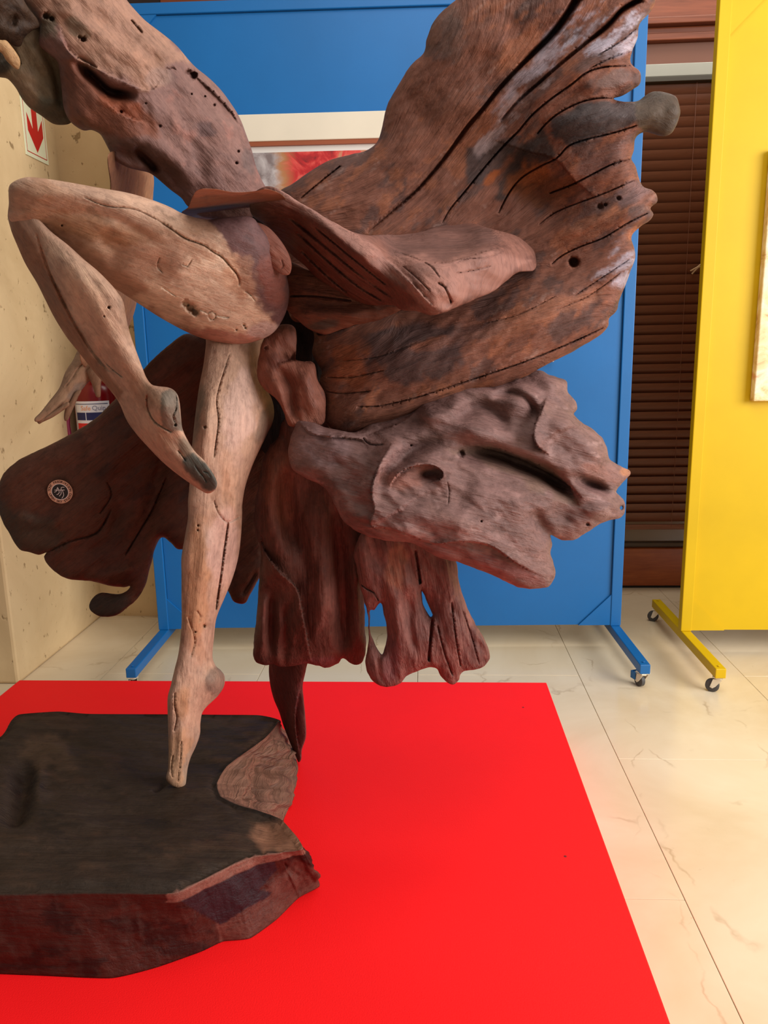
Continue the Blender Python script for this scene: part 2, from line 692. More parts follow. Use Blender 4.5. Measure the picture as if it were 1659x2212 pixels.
def colours(xy, base, patches, seed):
    wx = fbm(xy[:, 0], xy[:, 1], 46, 4, seed + 40, 0.6)
    wy = fbm(xy[:, 0], xy[:, 1], 46, 4, seed + 60, 0.6)
    c = np.tile(lin(base), (len(xy), 1))
    for p in sorted(patches, key=lambda q: q[0] != 'noise'):
        col = lin(p[-2])
        st = p[-1]
        if p[0] == 'blob':
            x, y, rx, ry, ang = p[1:6]
            a = math.radians(ang)
            k = 0.75 * min(rx, ry)
            X, Y = xy[:, 0] + wx * k - x, xy[:, 1] + wy * k - y
            u = X * math.cos(a) + Y * math.sin(a)
            v = -X * math.sin(a) + Y * math.cos(a)
            q = np.hypot(u / rx, v / ry)
            m = np.clip((1.15 - q) / 0.45, 0, 1)
        elif p[0] == 'poly':
            soft = p[2]
            P = np.asarray(p[1], float)
            X = np.stack([xy[:, 0] + wx * soft * 1.5, xy[:, 1] + wy * soft * 1.5], 1)
            dd, _, _ = poly_dist(X, P, True)
            ins = inside(X, [P])
            m = np.clip(0.5 + np.where(ins, dd, -dd) / max(soft, 0.5), 0, 1)
        elif p[0] == 'spoly':
            P = np.asarray(p[1], float)
            soft, ang = p[2], math.radians(p[3])
            X = np.stack([xy[:, 0] + wx * soft, xy[:, 1] + wy * soft], 1)
            dd, _, _ = poly_dist(X, P, True)
            ins = inside(X, [P])
            m = np.clip(0.5 + np.where(ins, dd, -dd) / soft, 0, 1)
            u = xy[:, 0] * math.cos(ang) + xy[:, 1] * math.sin(ang)
            v = -xy[:, 0] * math.sin(ang) + xy[:, 1] * math.cos(ang)
            m = m * np.clip((fbm(u / 4.0, v, 26, 5, seed + 90, 0.65) + 0.12) / 0.3, 0, 1)
        elif p[0] == 'noise':
            sc, th, ang, stv = p[1:5]
            a = math.radians(ang)
            u = xy[:, 0] * math.cos(a) + xy[:, 1] * math.sin(a)
            v = -xy[:, 0] * math.sin(a) + xy[:, 1] * math.cos(a)
            nz = fbm(u / stv, v, sc, 5, seed + int(sc) + int(th * 100) + 7, 0.6)
            m = np.clip((nz - th) / 0.16, 0, 1)
        m = (m * m * (3 - 2 * m) * st)[:, None]
        c = c * (1 - m) + col * m
    return c


def sculpt(name, loop, depth, parent, base, holes=(), k=1.0, cap=None, kback=None, feats=(), patches=(),
           grain=0.0, guides=None, step=6.0, seed=1, rough=0.6, wobble=0.0):
    loops = [spline(loop, step * 0.8)] + [spline(h, step * 0.7) for h in holes]
    if wobble:
        for i, L in enumerate(loops):
            t = np.roll(L, -1, 0) - np.roll(L, 1, 0)
            t /= np.maximum(np.linalg.norm(t, axis=1), 1e-6)[:, None]
            nr = np.stack([t[:, 1], -t[:, 0]], 1)
            loops[i] = L + nr * (wobble * fbm(L[:, 0], L[:, 1], 22, 3, seed))[:, None]
    allb = np.vstack(loops)
    nb = len(allb)
    edges, off = [], 0
    for L in loops:
        n = len(L)
        edges += [(off + i, off + (i + 1) % n) for i in range(n)]
        off += n
    lo, hi = allb.min(0), allb.max(0)
    gx, gy = np.meshgrid(np.arange(lo[0], hi[0], step), np.arange(lo[1], hi[1], step * 0.87))
    gx = gx + (np.arange(gx.shape[0]) % 2)[:, None] * step * 0.5
    G = np.stack([gx.ravel(), gy.ravel()], 1)
    G = G[inside(G, loops)]
    bd = np.min([poly_dist(G, L, True)[0] for L in loops], axis=0)
    G = G[bd > step * 0.75]
    rings = []
    for L in loops:
        t = np.roll(L, -1, 0) - np.roll(L, 1, 0)
        t /= np.maximum(np.linalg.norm(t, axis=1), 1e-6)[:, None]
        nr = np.stack([t[:, 1], -t[:, 0]], 1)
        for q in (1.2, 3.0):
            for sg in (1, -1):
                rings.append(L + nr * q * sg)
    rings = np.vstack(rings)
    rings = rings[inside(rings, loops)]
    rd = np.min([poly_dist(rings, L, True)[0] for L in loops], axis=0)
    rings = rings[rd > 0.9]
    fp = feature_points(feats, step)
    if len(fp):
        fp = fp[inside(fp, loops)]
        if len(fp):
            fd = np.min([poly_dist(fp, L, True)[0] for L in loops], axis=0)
            fp = fp[fd > 2.5]
    pts = np.vstack([allb, G, rings, fp])
    vo, eo, fo, ov, oe, of = delaunay_2d_cdt([Vector(p) for p in pts], edges, [], 0, 1e-3, True)
    xy = np.array([v[:] for v in vo])
    tri = np.array([f for f in fo if len(f) == 3])
    isb = np.array([any(i < nb for i in q) for q in ov])
    cen = xy[tri].mean(1)
    tri = tri[inside(cen, loops)]
    used = np.zeros(len(xy), bool)
    used[tri.ravel()] = True
    remap = np.cumsum(used) - 1
    xy, isb, tri = xy[used], isb[used], remap[tri]
    L = Lap(xy, tri)
    h = L.solve(2 * L.area, isb, np.zeros(len(xy)))
    tpx = np.sqrt(np.maximum(h, 0))
    Y = tps(depth)(xy)
    zc = np.abs(Y / rays(xy)[:, 1])
    t = tpx * zc / FPX
    tf = t * k
    if cap:
        tf = cap * np.tanh(tf / cap)
    tb = tf if kback is None else tf * kback
    dsp = displacement(xy, feats)
    ef = np.clip(tpx / 22.0, 0, 1)
    front = Y - tf - dsp * ef
    back = Y + tb
    front = np.where(isb, Y, np.minimum(front, back - 0.001))
    Pf = at_y(xy, front)
    ib = np.where(~isb)[0]
    Pb = at_y(xy[ib], back[ib] + 0.25 * displacement(xy[ib] + 400, [f for f in feats if f[0] == 'noise']) * ef[ib])
    nf = len(xy)
    bi = np.arange(nf)
    bi[ib] = nf + np.arange(len(ib))
    V = np.vstack([Pf, Pb])
    # winding: make front faces look to the viewer
    a, b, c = xy[tri[:, 0]], xy[tri[:, 1]], xy[tri[:, 2]]
    cr = (b[:, 0] - a[:, 0]) * (c[:, 1] - a[:, 1]) - (b[:, 1] - a[:, 1]) * (c[:, 0] - a[:, 0])
    tri = np.where((cr > 0)[:, None], tri[:, ::-1], tri)
    faces = np.vstack([tri, bi[tri][:, ::-1]])
    o = mesh_obj(name, V, faces, MAT['driftwood'], parent, True)
    me = o.data
    colf = colours(xy, base, patches, seed)
    col = np.vstack([colf, colf[ib]])
    at = me.color_attributes.new('Col', 'FLOAT_COLOR', 'POINT')
    at.data.foreach_set('color', np.hstack([col, np.ones((len(col), 1))]).astype(np.float32).ravel())
    m2px = np.median(zc) / FPX
    if guides:
        a = math.radians(grain)
        u = (xy[:, 0] * math.cos(a) + xy[:, 1] * math.sin(a)) * m2px
        fixed = np.zeros(nf, bool)
        val = np.zeros(nf)
        for gi, (gl, gv) in enumerate(guides):
            dist, _, _ = poly_dist(xy, spline(gl, 10, False))
            mk = dist < step * 0.8
            fixed |= mk
            val[mk] = gv * m2px
        v = L.solve(np.zeros(nf), fixed, val)
    else:
        a = math.radians(grain)
        u = (xy[:, 0] * math.cos(a) + xy[:, 1] * math.sin(a)) * m2px
        v = (-xy[:, 0] * math.sin(a) + xy[:, 1] * math.cos(a)) * m2px
    g = np.stack([u, v, front], 1)
    gb = np.stack([u[ib], v[ib] + 0.7, back[ib]], 1)
    at = me.attributes.new('grain', 'FLOAT_VECTOR', 'POINT')
    at.data.foreach_set('vector', np.vstack([g, gb]).astype(np.float32).ravel())
    at = me.attributes.new('rough', 'FLOAT', 'POINT')
    at.data.foreach_set('value', np.full(len(V), rough, np.float32))
    SCULPT[name] = (xy, front)
    return o


def front_at(name, x, y):
    xy, f = SCULPT[name]
    d = np.hypot(xy[:, 0] - x, xy[:, 1] - y)
    return f[np.argmin(d)]


# STRUCTURE_BELOW

# ------------------------------------------------------------------ setting
def pt(x, y, Y):
    return at_y([(x, y)], [Y])[0]


floor = MB().box((-3.4, -1.4, -0.06), (4.5, 4.3, -0.012)).build('floor', MAT['grout'])
tag(floor, 'cream polished marble slab floor', kind='structure')
tile_mb = MB().box((-0.3267, -0.6543, -0.012), (0.3267, 0.6543, 0.0), 0.0012)
tile0 = None
for i in range(-5, 5):
    for j in range(-2, 4):
        x, y = 0.9375 + i * 0.655, 1.0 + 0.655 + j * 1.31 + (0.655 if i % 2 else 0)
        if y + 0.655 > 5.6:
            continue
        if tile0 is None:
            t = tile0 = tile_mb.build('tile', MAT['marble'])
        else:
            t = tile0.copy()
            COL.objects.link(t)
        t.parent = floor
        t.location = (x, y, 0)

wl = MB().box((-3.2, 2.855, 0), (-1.675, 4.3, 3.4), 0.012).build('wall_left', MAT['travertine'])
tag(wl, 'tan travertine pillar wall with dark pits at the left', kind='structure')
wbl = MB().box((-1.675, 3.69, 0), (-1.375, 4.3, 3.4)).build('wall_back_left', MAT['travertine'])
tag(wbl, 'shaded tan travertine wall piece behind the fire extinguisher', kind='structure')
dk = MB().box((-1.375, 3.66, 0), (-1.30, 4.3, 3.4), 0.004).build('trim_1', MAT['black'])
tag(dk, 'narrow black upright trim beside the blue display board', kind='structure')

wb = MB().box((-1.3, 4.22, 0.0), (4.0, 4.3, 3.4)).build('wall_back', MAT['wood_wall'])
tag(wb, 'dark stained timber back wall', kind='structure')
tb = MB().box((-1.3, 4.146, 0.012), (4.0, 4.22, 0.225), 0.004).build('baseboard_back', MAT['wood_orange'])
tag(tb, 'orange brown timber plank along the foot of the back wall', kind='structure')
MB().box((-1.3, 4.15, 0.0), (4.0, 4.22, 0.012)).build('shadow_strip', MAT['black'], tb)  # black strip put in for the shade under the plank
beam = MB().box((-1.3, 4.12, 2.735), (4.0, 4.22, 2.765), 0.004).box((-1.3, 4.14, 2.765), (4.0, 4.22, 2.80), 0.008)
beam.box((-1.3, 4.10, 2.80), (4.0, 4.22, 2.83), 0.004)
b1 = tag(beam.build('trim_2', MAT['wood_wall']), 'moulded reddish timber beam above the window blind', kind='structure')
b2 = tag(MB().box((-1.3, 4.17, 2.83), (4.0, 4.22, 3.1), 0.004).build('trim_3', MAT['wood_wall']), 'wide dark timber board over the moulded beam', kind='structure')
b3 = tag(MB().box((-1.3, 4.16, 2.615), (4.0, 4.22, 2.735), 0.003).box((-1.3, 4.14, 2.605), (4.0, 4.22, 2.625), 0.003).build('trim_4', paint('flat_brown_fascia', (124, 76, 54), 0.45, 0.03)), 'flat brown timber fascia board under the moulded beam', kind='structure')

# window behind the blind
gm = NT('dim_glass')
gm.set(lin4((120, 94, 74)), 0.18, spec=0.6)
win = MB()
for a, b in (((-1.3, 4.17, 0.225), (4.0, 4.22, 0.25)), ((-1.3, 4.17, 2.56), (4.0, 4.22, 2.605)), ((-1.3, 4.17, 0.25), (-1.25, 4.22, 2.56)), ((3.95, 4.17, 0.25), (4.0, 4.22, 2.56))):
    win.box(a, b, 0.003)
win = tag(win.build('window_1', paint('window_frame_grey', (98, 82, 66), 0.5, 0.02)), 'low framed window behind the brown slatted blind', kind='structure')
for k in range(3):
    x = -1.25 + k * 1.734
    MB().box((x, 4.195, 0.25), (x + 1.724, 4.201, 2.56)).build('pane', gm.m, win)

# blind
bl = empty('venetian_blind', (1.3, 4.05, 0.36))
tag(bl, 'closed brown wooden venetian blind covering the window', 'blind')
MB().box((0.2, 4.02, 2.545), (3.4, 4.10, 2.60), 0.003).build('headrail', MAT['alu'], bl)
MB().box((0.2, 4.015, 2.522), (3.4, 4.09, 2.543), 0.002).build('headrail_lip', paint('dark_lip', (70, 62, 48), 0.5, 0.02), bl)
prof = []
for j in range(5):
    s = -1 + j * 0.5
    prof.append((0.010 * s + 0.004 * (1 - s * s), 0.0255 * s))
sv, sf = [], []
for x in (0.2, 3.4):
    for (dy, dz) in prof:
        sv.append((x, -0.0 - dy, dz))
    for (dy, dz) in prof[::-1]:
        sv.append((x, 0.003 - dy, dz))
n = 10
sf = [[i, (i + 1) % n, n + (i + 1) % n, n + i] for i in range(n)] + [list(range(n))[::-1], list(range(n, 2 * n))]
smb = MB().add(sv, sf)
slat0 = None
z = 2.495
while z > 0.40:
    if slat0 is None:
        s = slat0 = smb.build('slat', MAT['slat'], bl, True)
        ref = (0, 4.06)
        s.data.transform(Matrix.Translation((0, 4.06, 0)))
    else:
        s = slat0.copy()
        COL.objects.link(s)
    s.location = (0, 0, z)
    z -= 0.0483
MB().box((0.2, 4.04, 0.355), (3.4, 4.075, 0.378), 0.003).build('bottom_rail', MAT['slat'], bl)
for x in (0.68, 1.285, 1.9, 2.5, 3.1):
    MB().tube([(x, 4.037, 2.53), (x, 4.037, 0.37)], 0.0016, 5).build('ladder_cord', MAT['slat'], bl)
c = pt(1506, 578, 4.03)
cl = MB()
cl.tube([c + np.array((-0.032, 0, -0.016)), c + np.array((0, -0.006, 0)), c + np.array((0.03, 0, 0.026))], [0.004, 0.006, 0.004], 6)
cl.tube([c + np.array((-0.024, 0, -0.03)), c + np.array((0, -0.006, 0)), c + np.array((0.036, 0, 0.012))], [0.004, 0.006, 0.004], 6)
cl.build('cord_tassel', MAT['cord'], bl, True)
MB().tube([c + np.array((0.02, 0, 0)), c + np.array((0.03, 0, 1.0)), (c[0] + 0.03, 4.03, 2.54)], 0.0015, 5).build('pull_cord', MAT['cord'], bl)

# ------------------------------------------------------------------ red plinth
pl = MB().box((-1.435, 0.52, 0), (0.397, 2.452, 0.2), 0.004).build('display_plinth', MAT['red'])
tag(pl, 'low bright red painted plinth carrying the driftwood sculpture', 'plinth')

for q in at_z([(1130, 1528), (1221, 1850)], [0.2, 0.2]):
    MB().lathe([(0.0035, 0.1995), (0.0032, 0.2004), (0.001, 0.2007)], (q[0], q[1], 0), 'z', 10).build('dent_mark', paint('dark_red_dent', (120, 8, 12), 0.6, 0), pl)  # small dark discs put on for dents in the plinth

# ------------------------------------------------------------------ display boards on castors
def stand(name, x0, x1, yf, ztop, mat, label, painted_castor, foot=0.40):
    r = tag(empty(name, ((x0 + x1) / 2, yf + 0.02, 0)), label, 'display board')
    zb = 0.105
    for x in (x0, x1 - 0.045):
        MB().box((x, yf, zb), (x + 0.045, yf + 0.04, ztop), 0.003).build('post', mat, r)
    MB().box((x0 + 0.045, yf, ztop - 0.04), (x1 - 0.045, yf + 0.04, ztop), 0.003).build('top_rail', mat, r)
    MB().box((x0 + 0.045, yf + 0.02, zb), (x1 - 0.045, yf + 0.04, zb + 0.04), 0.003).build('bottom_rail', mat, r)
    MB().box((x0 + 0.047, yf + 0.013, zb + 0.003), (x1 - 0.047, yf + 0.019, ztop - 0.042)).build('sheet', mat, r)
    g = 0.14
    for cx, sx in ((x0 + 0.044, 1), (x1 - 0.044, -1)):
        for cz, sz in ((zb + 0.003, 1), (ztop - 0.04, -1)):
            MB().prism([(cx, yf + 0.004, cz), (cx + sx * g, yf + 0.004, cz), (cx, yf + 0.004, cz + sz * g)], (0, 0.0085, 0)).build('gusset', mat, r)
    for fx in (x0 + 0.003, x1 - 0.043):
        f = MB().box((fx, yf - foot, 0.066), (fx + 0.04, yf + 0.44, 0.1048), 0.003).build('foot', mat, r)
        for fy, ang in ((yf - foot + 0.025, 20), (yf + 0.415, 200)):
            MB().lathe([(0.004, 0.1045), (0.006, 0.1075), (0.003, 0.109)], (fx + 0.02, fy, 0), 'z', 10).build('bolt', mat, f)
            turn = Matrix.Translation((fx + 0.02, fy, 0)) @ Matrix.Rotation(math.radians(ang if painted_castor else 65), 4, 'Z')
            m = MB()
            m.box((-0.019, -0.019, 0.062), (0.019, 0.019, 0.066))
            m.lathe([(0.014, 0.054), (0.016, 0.058), (0.016, 0.062)], (0, 0, 0), 'z', 14)
            for sx in (-1, 1):
                xx = sx * 0.013
                m.prism([(xx, -0.016, 0.056), (xx, 0.016, 0.056), (xx, 0.026, 0.022), (xx, 0.016, 0.018), (xx, 0.006, 0.026)], (0.0022 * sx, 0, 0))
            if painted_castor:
                m.box((-0.012, 0.016, 0.03), (0.012, 0.044, 0.052), 0.002)
            ca = m.build('castor', MAT['zinc'], r)
            ca.data.transform(turn)
            if painted_castor:
                ca.data.materials[0] = MAT['zinc']
                bk = MB().box((-0.02, 0.024, 0.026), (-0.015, 0.05, 0.056), 0.001).box((-0.02, 0.046, 0.026), (0.014, 0.05, 0.056), 0.001).build('brake_cover', mat, ca)
                bk.data.transform(turn)
            w = MB().lathe([(0.012, -0.0095), (0.022, -0.0095), (0.0255, -0.007), (0.0255, 0.007), (0.022, 0.0095), (0.012, 0.0095)], (0, 0.018, 0.0257), 'x', 24).build('wheel', MAT['rubber'], ca, True)
            w.data.transform(turn)
            ax = MB().lathe([(0.004, -0.0165), (0.004, 0.0165)], (0, 0.018, 0.0257), 'x', 10).build('axle', MAT['zinc'], ca, True)
            ax.data.transform(turn)
    return r


YB = 3.229
xb0, xb1 = pt(326, 980, YB)[0] - 0.0, pt(1370, 800, YB)[0]
blue = stand('display_board', xb0 - 0.02, xb1, YB, 2.62, MAT['blue'], 'blue painted metal display board on castors behind the sculpture', True, 0.43)
YY = 3.19
xy0 = pt(1512, 700, YY)[0]
stand('display_board', xy0, xy0 + 2.04, YY, 2.60, MAT['yellow'], 'yellow painted metal display board on castors at the right', False)

# ------------------------------------------------------------------ framed painting on the blue board
def painting_mat():
    m = NT('red_abstract_painting')
    tc = m.n('ShaderNodeTexCoord')
    v = tc.outputs['Generated']
    mp = m.n('ShaderNodeMapping')
    mp.inputs['Rotation'].default_value = (0, 0.5, 0)
    mp.inputs['Scale'].default_value = (5, 1, 3)
    m.l(v, mp.inputs['Vector'])
    a = m.noise(mp.outputs['Vector'], 2.2, 6, 0.6, 1.2)
    reds = m.ramp(a, [(0.3, tuple(lin((112, 22, 26)))), (0.45, tuple(lin((178, 32, 34)))), (0.55, tuple(lin((204, 72, 64)))), (0.62, tuple(lin((186, 128, 96)))), (0.72, tuple(lin((160, 30, 60))))])
    greys = m.ramp(m.noise(mp.outputs['Vector'], 3, 5, 0.6, 0.5), [(0.35, tuple(lin((120, 106, 104)))), (0.65, tuple(lin((186, 178, 176))))])
    sx = m.n('ShaderNodeSeparateXYZ')
    m.l(v, sx.inputs[0])
    ad = m.n('ShaderNodeMath', operation='MULTIPLY_ADD')
    m.l(a, ad.inputs[0])
    ad.inputs[1].default_value = 0.12
    m.l(sx.outputs['X'], ad.inputs[2])
    f1 = m.ramp(ad.outputs[0], [(0.15, (0, 0, 0)), (0.185, (1, 1, 1))])
    f2 = m.ramp(ad.outputs[0], [(0.185, (0, 0, 0)), (0.235, (1, 1, 1))])
    c = m.mix(greys, lin4((168, 116, 74)), f1)
    c = m.mix(c, reds, f2)
    m.set(c, 0.45)
    return m.m


fy = YB + 0.013
zt = pt(680, 244, fy - 0.03)[2]
x0, x1, z0 = -0.84, 0.52, 1.25
pic = tag(empty('framed_painting', ((x0 + x1) / 2, fy - 0.015, z0)), 'red abstract painting in a wide cream frame on the blue board', 'painting')
fw = 0.098
for a, b in (((x0, fy - 0.03, zt - fw), (x1, fy - 0.001, zt)), ((x0, fy - 0.03, z0), (x1, fy - 0.001, z0 + fw)),
             ((x0, fy - 0.03, z0 + fw), (x0 + fw, fy - 0.001, zt - fw)), ((x1 - fw, fy - 0.03, z0 + fw), (x1, fy - 0.001, zt - fw))):
    MB().box(a, b, 0.003).build('frame_bar', MAT['cream'], pic)
q = fw
e = 0.016
for a, b in (((x0 + q, fy - 0.026, zt - q - e), (x1 - q, fy - 0.002, zt - q)), ((x0 + q, fy - 0.026, z0 + q), (x1 - q, fy - 0.002, z0 + q + e)),
             ((x0 + q, fy - 0.026, z0 + q + e), (x0 + q + e, fy - 0.002, zt - q - e)), ((x1 - q - e, fy - 0.026, z0 + q + e), (x1 - q, fy - 0.002, zt - q - e))):
    MB().box(a, b).build('fillet', MAT['frame_brown'], pic)
q += e
MB().box((x0 + q, fy - 0.012, z0 + q), (x1 - q, fy - 0.008, zt - q)).build('mount', MAT['mat_white'], pic)
q += 0.022
MB().box((x0 + q, fy - 0.0145, z0 + q), (x1 - q, fy - 0.0122, zt - q)).build('picture', painting_mat(), pic)

bm_ = Matrix.Translation(blue.location) @ Matrix.Rotation(0.028, 4, 'Z') @ Matrix.Translation(-blue.location)
for e_ in (blue, pic):
    e_.matrix_world = bm_ @ Matrix.Translation(e_.location)

# ------------------------------------------------------------------ canvas on the yellow board
def canvas_mat():
    m = NT('gold_white_canvas')
    v = m.obj((1, 1, 1))
    a = m.noise(v, 7, 6, 0.65, 1.0)
    c = m.ramp(a, [(0.28, tuple(lin((60, 40, 24)))), (0.36, tuple(lin((170, 116, 66)))), (0.46, tuple(lin((226, 196, 140)))), (0.6, tuple(lin((244, 232, 196)))), (0.75, tuple(lin((214, 150, 104))))])
    m.set(c, 0.4)
    m.bump(a, 0.2, 0.01)
    return m.m


cy = YY + 0.012
pa = pt(1628, 867, cy - 0.04)
pb = pt(1652, 395, cy - 0.04)
ztc = 2.02
cv = MB().box((pa[0], cy - 0.04, pa[2]), (pa[0] + 0.8, cy - 0.001, ztc), 0.004)
cv = cv.build('canvas_painting', canvas_mat())
tag(cv, 'unframed gold and white canvas painting on the yellow board', 'painting')


# ------------------------------------------------------------------ text helper
def text_mesh(txt, size, bold=0.0):
    cu = bpy.data.curves.new('t', 'FONT')
    cu.body = txt
    cu.size = size
    cu.align_x = 'CENTER'
    cu.align_y = 'CENTER'
    cu.offset = bold
    cu.resolution_u = 3
    o = bpy.data.objects.new('t', cu)
    COL.objects.link(o)
    dg = bpy.context.evaluated_depsgraph_get()
    me = bpy.data.meshes.new_from_object(o.evaluated_get(dg))
    bpy.data.objects.remove(o)
    v = [tuple(p.co) for p in me.vertices]
    f = [tuple(p.vertices) for p in me.polygons]
    bpy.data.meshes.remove(me)
    return v, f


def text_on(mb, txt, size, org, ux, uy, bold=0.0, fn=None):
    v, f = text_mesh(txt, size, bold)
    org, ux, uy = np.array(org), np.array(ux), np.array(uy)
    if fn:
        mb.add([fn(p[0], p[1]) for p in v], f)
    else:
        mb.add([org + ux * p[0] + uy * p[1] for p in v], f)


# ------------------------------------------------------------------ arrow sign on the pillar
xs = -1.675
ys0, ys1, zs0, zs1 = 3.385, 3.585, 2.145, 2.42
sg = tag(empty('arrow_sign', (xs, (ys0 + ys1) / 2, zs0)), 'white sign with a red arrow pointing down on the tan pillar', 'sign')
MB().box((xs + 0.0005, ys0, zs0), (xs + 0.004, ys1, zs1), 0.001).build('plate', MAT['sign_white'], sg)
m = MB()
yc = (ys0 + ys1) / 2 + 0.004
ar = [(0, 0.03), (0.066, 0.105), (0.066, 0.175), (0.022, 0.118), (0.022, 0.262), (-0.022, 0.262), (-0.022, 0.118), (-0.066, 0.175), (-0.066, 0.105)]
m.prism([(xs + 0.004, yc + a, zs0 + b) for a, b in ar], (0.0008, 0, 0))
m.build('arrow', MAT['sign_red'], sg)
m = MB()
for a, b in (((ys0 + 0.014, zs0 + 0.016), (ys1 - 0.014, zs0 + 0.0195)), ((ys0 + 0.014, zs0 + 0.016), (ys0 + 0.0165, zs1 - 0.01)), ((ys1 - 0.0165, zs0 + 0.016), (ys1 - 0.014, zs1 - 0.01))):
    m.box((xs + 0.004, a[0], a[1]), (xs + 0.0046, b[0], b[1]))
m.build('border_line', MAT['sign_red'], sg)

# ------------------------------------------------------------------ fire extinguisher
ce = pt(210, 900, 3.56)
ex, ey = ce[0], 3.56
R = 0.095
fe = tag(empty('fire_extinguisher', (ex, ey, 0.58)), 'red fire extinguisher with white label hung on the shaded wall', 'fire extinguisher')
zt_ = 1.205
MB().lathe([(0.08, 0.58), (R, 0.60), (R, zt_ - 0.07), (0.088, zt_ - 0.035), (0.06, zt_ - 0.008), (0.026, zt_), (0.022, zt_ + 0.03)], (ex, ey, 0), 'z', 40).build('cylinder', MAT['ext_red'], fe, True)
MB().lathe([(0.018, zt_ + 0.025), (0.022, zt_ + 0.03), (0.022, zt_ + 0.07), (0.014, zt_ + 0.08)], (ex, ey, 0), 'z', 16).build('valve', MAT['zinc'], fe, True)
MB().box((ex - 0.012, ey - 0.11, zt_ + 0.085), (ex + 0.012, ey + 0.02, zt_ + 0.095), 0.003).box((ex - 0.012, ey - 0.10, zt_ + 0.055), (ex + 0.012, ey + 0.01, zt_ + 0.063), 0.003).build('handle', MAT['black'], fe)
MB().box((ex - 0.02, ey + R - 0.004, 0.7), (ex + 0.02, 3.689, 1.15), 0.002).build('bracket', MAT['black'], fe)
hp = [(ex - 0.015, ey, zt_ + 0.05), (ex - 0.075, ey - 0.01, zt_ + 0.03), (ex - 0.115, ey - 0.03, zt_ - 0.06), (ex - 0.128, ey - 0.04, 1.0), (ex - 0.122, ey - 0.04, 0.9), (ex - 0.11, ey - 0.03, 0.76)]
MB().tube(hp, 0.011, 10).build('hose', MAT['hose'], fe, True)


def on_cyl(sx, sz, r):
    a = sx / R
    return (ex + r * math.sin(a), ey - r * math.cos(a), sz)


def cyl_patch(mb, s0, s1, z0_, z1_, r):
    n = max(2, int(abs(s1 - s0) / 0.008) + 1)
    v, f = [], []
    for i in range(n):
        s = s0 + (s1 - s0) * i / (n - 1)
        v += [on_cyl(s, z0_, r), on_cyl(s, z1_, r)]
    for i in range(n - 1):
        f.append((2 * i, 2 * i + 2, 2 * i + 3, 2 * i + 1))
    mb.add(v, f)
    return mb


lab = cyl_patch(MB(), -0.082, 0.10, 0.80, 1.108, R + 0.0006).build('label', MAT['paper'], fe, True)
m = MB()
for s0, s1, za, zb_ in ((-0.073, 0.092, 1.094, 1.097), (-0.073, -0.0705, 0.81, 1.097), (-0.066, -0.013, 1.022, 1.057), (-0.009, 0.08, 1.022, 1.057)):
    cyl_patch(m, s0, s1, za, zb_, R + 0.0011)
m.build('label_print', MAT['navy'], lab)
cyl_patch(MB(), -0.064, 0.0, 0.96, 1.008, R + 0.0011).build('label_block', MAT['label_red'], lab)
m = MB()
text_on(m, 'Safe', 0.03, 0, 0, 0, 0.0004, lambda a, b: on_cyl(-0.01 + a, 1.076 + b, R + 0.0014))
m.build('label_text', MAT['label_orange'], lab)
m = MB()
text_on(m, 'Quip', 0.03, 0, 0, 0, 0.0004, lambda a, b: on_cyl(0.05 + a, 1.076 + b, R + 0.0014))
m.build('label_text', MAT['label_grey'], lab)
m = MB()
text_on(m, 'C', 0.024, 0, 0, 0, 0.0006, lambda a, b: on_cyl(-0.03 + a, 0.984 + b, R + 0.0016))
m.build('label_text', MAT['paper'], lab)

# ------------------------------------------------------------------ driftwood sculpture
foot_pt = at_z([(385, 1700)], [0.36])[0]
SC = tag(empty('driftwood_sculpture', (foot_pt[0], foot_pt[1], 0.2)), 'large driftwood sculpture of a leaping dancer with swirling skirts on a dark wooden block', 'sculpture')

TAN, TAN_LIT, TANP = (180, 143, 120), (214, 184, 160), (200, 164, 150)
GREY, ROSE, REDB = (104, 96, 86), (130, 96, 88), (122, 70, 54)
WING, ORNG, SLATE, SHEEN = (122, 76, 60), (156, 90, 58), (72, 60, 60), (172, 162, 174)  # last tone paints daylight sheen on the wing
PURP, DRAPE, LOBE = (122, 90, 84), (96, 58, 48), (86, 49, 34)

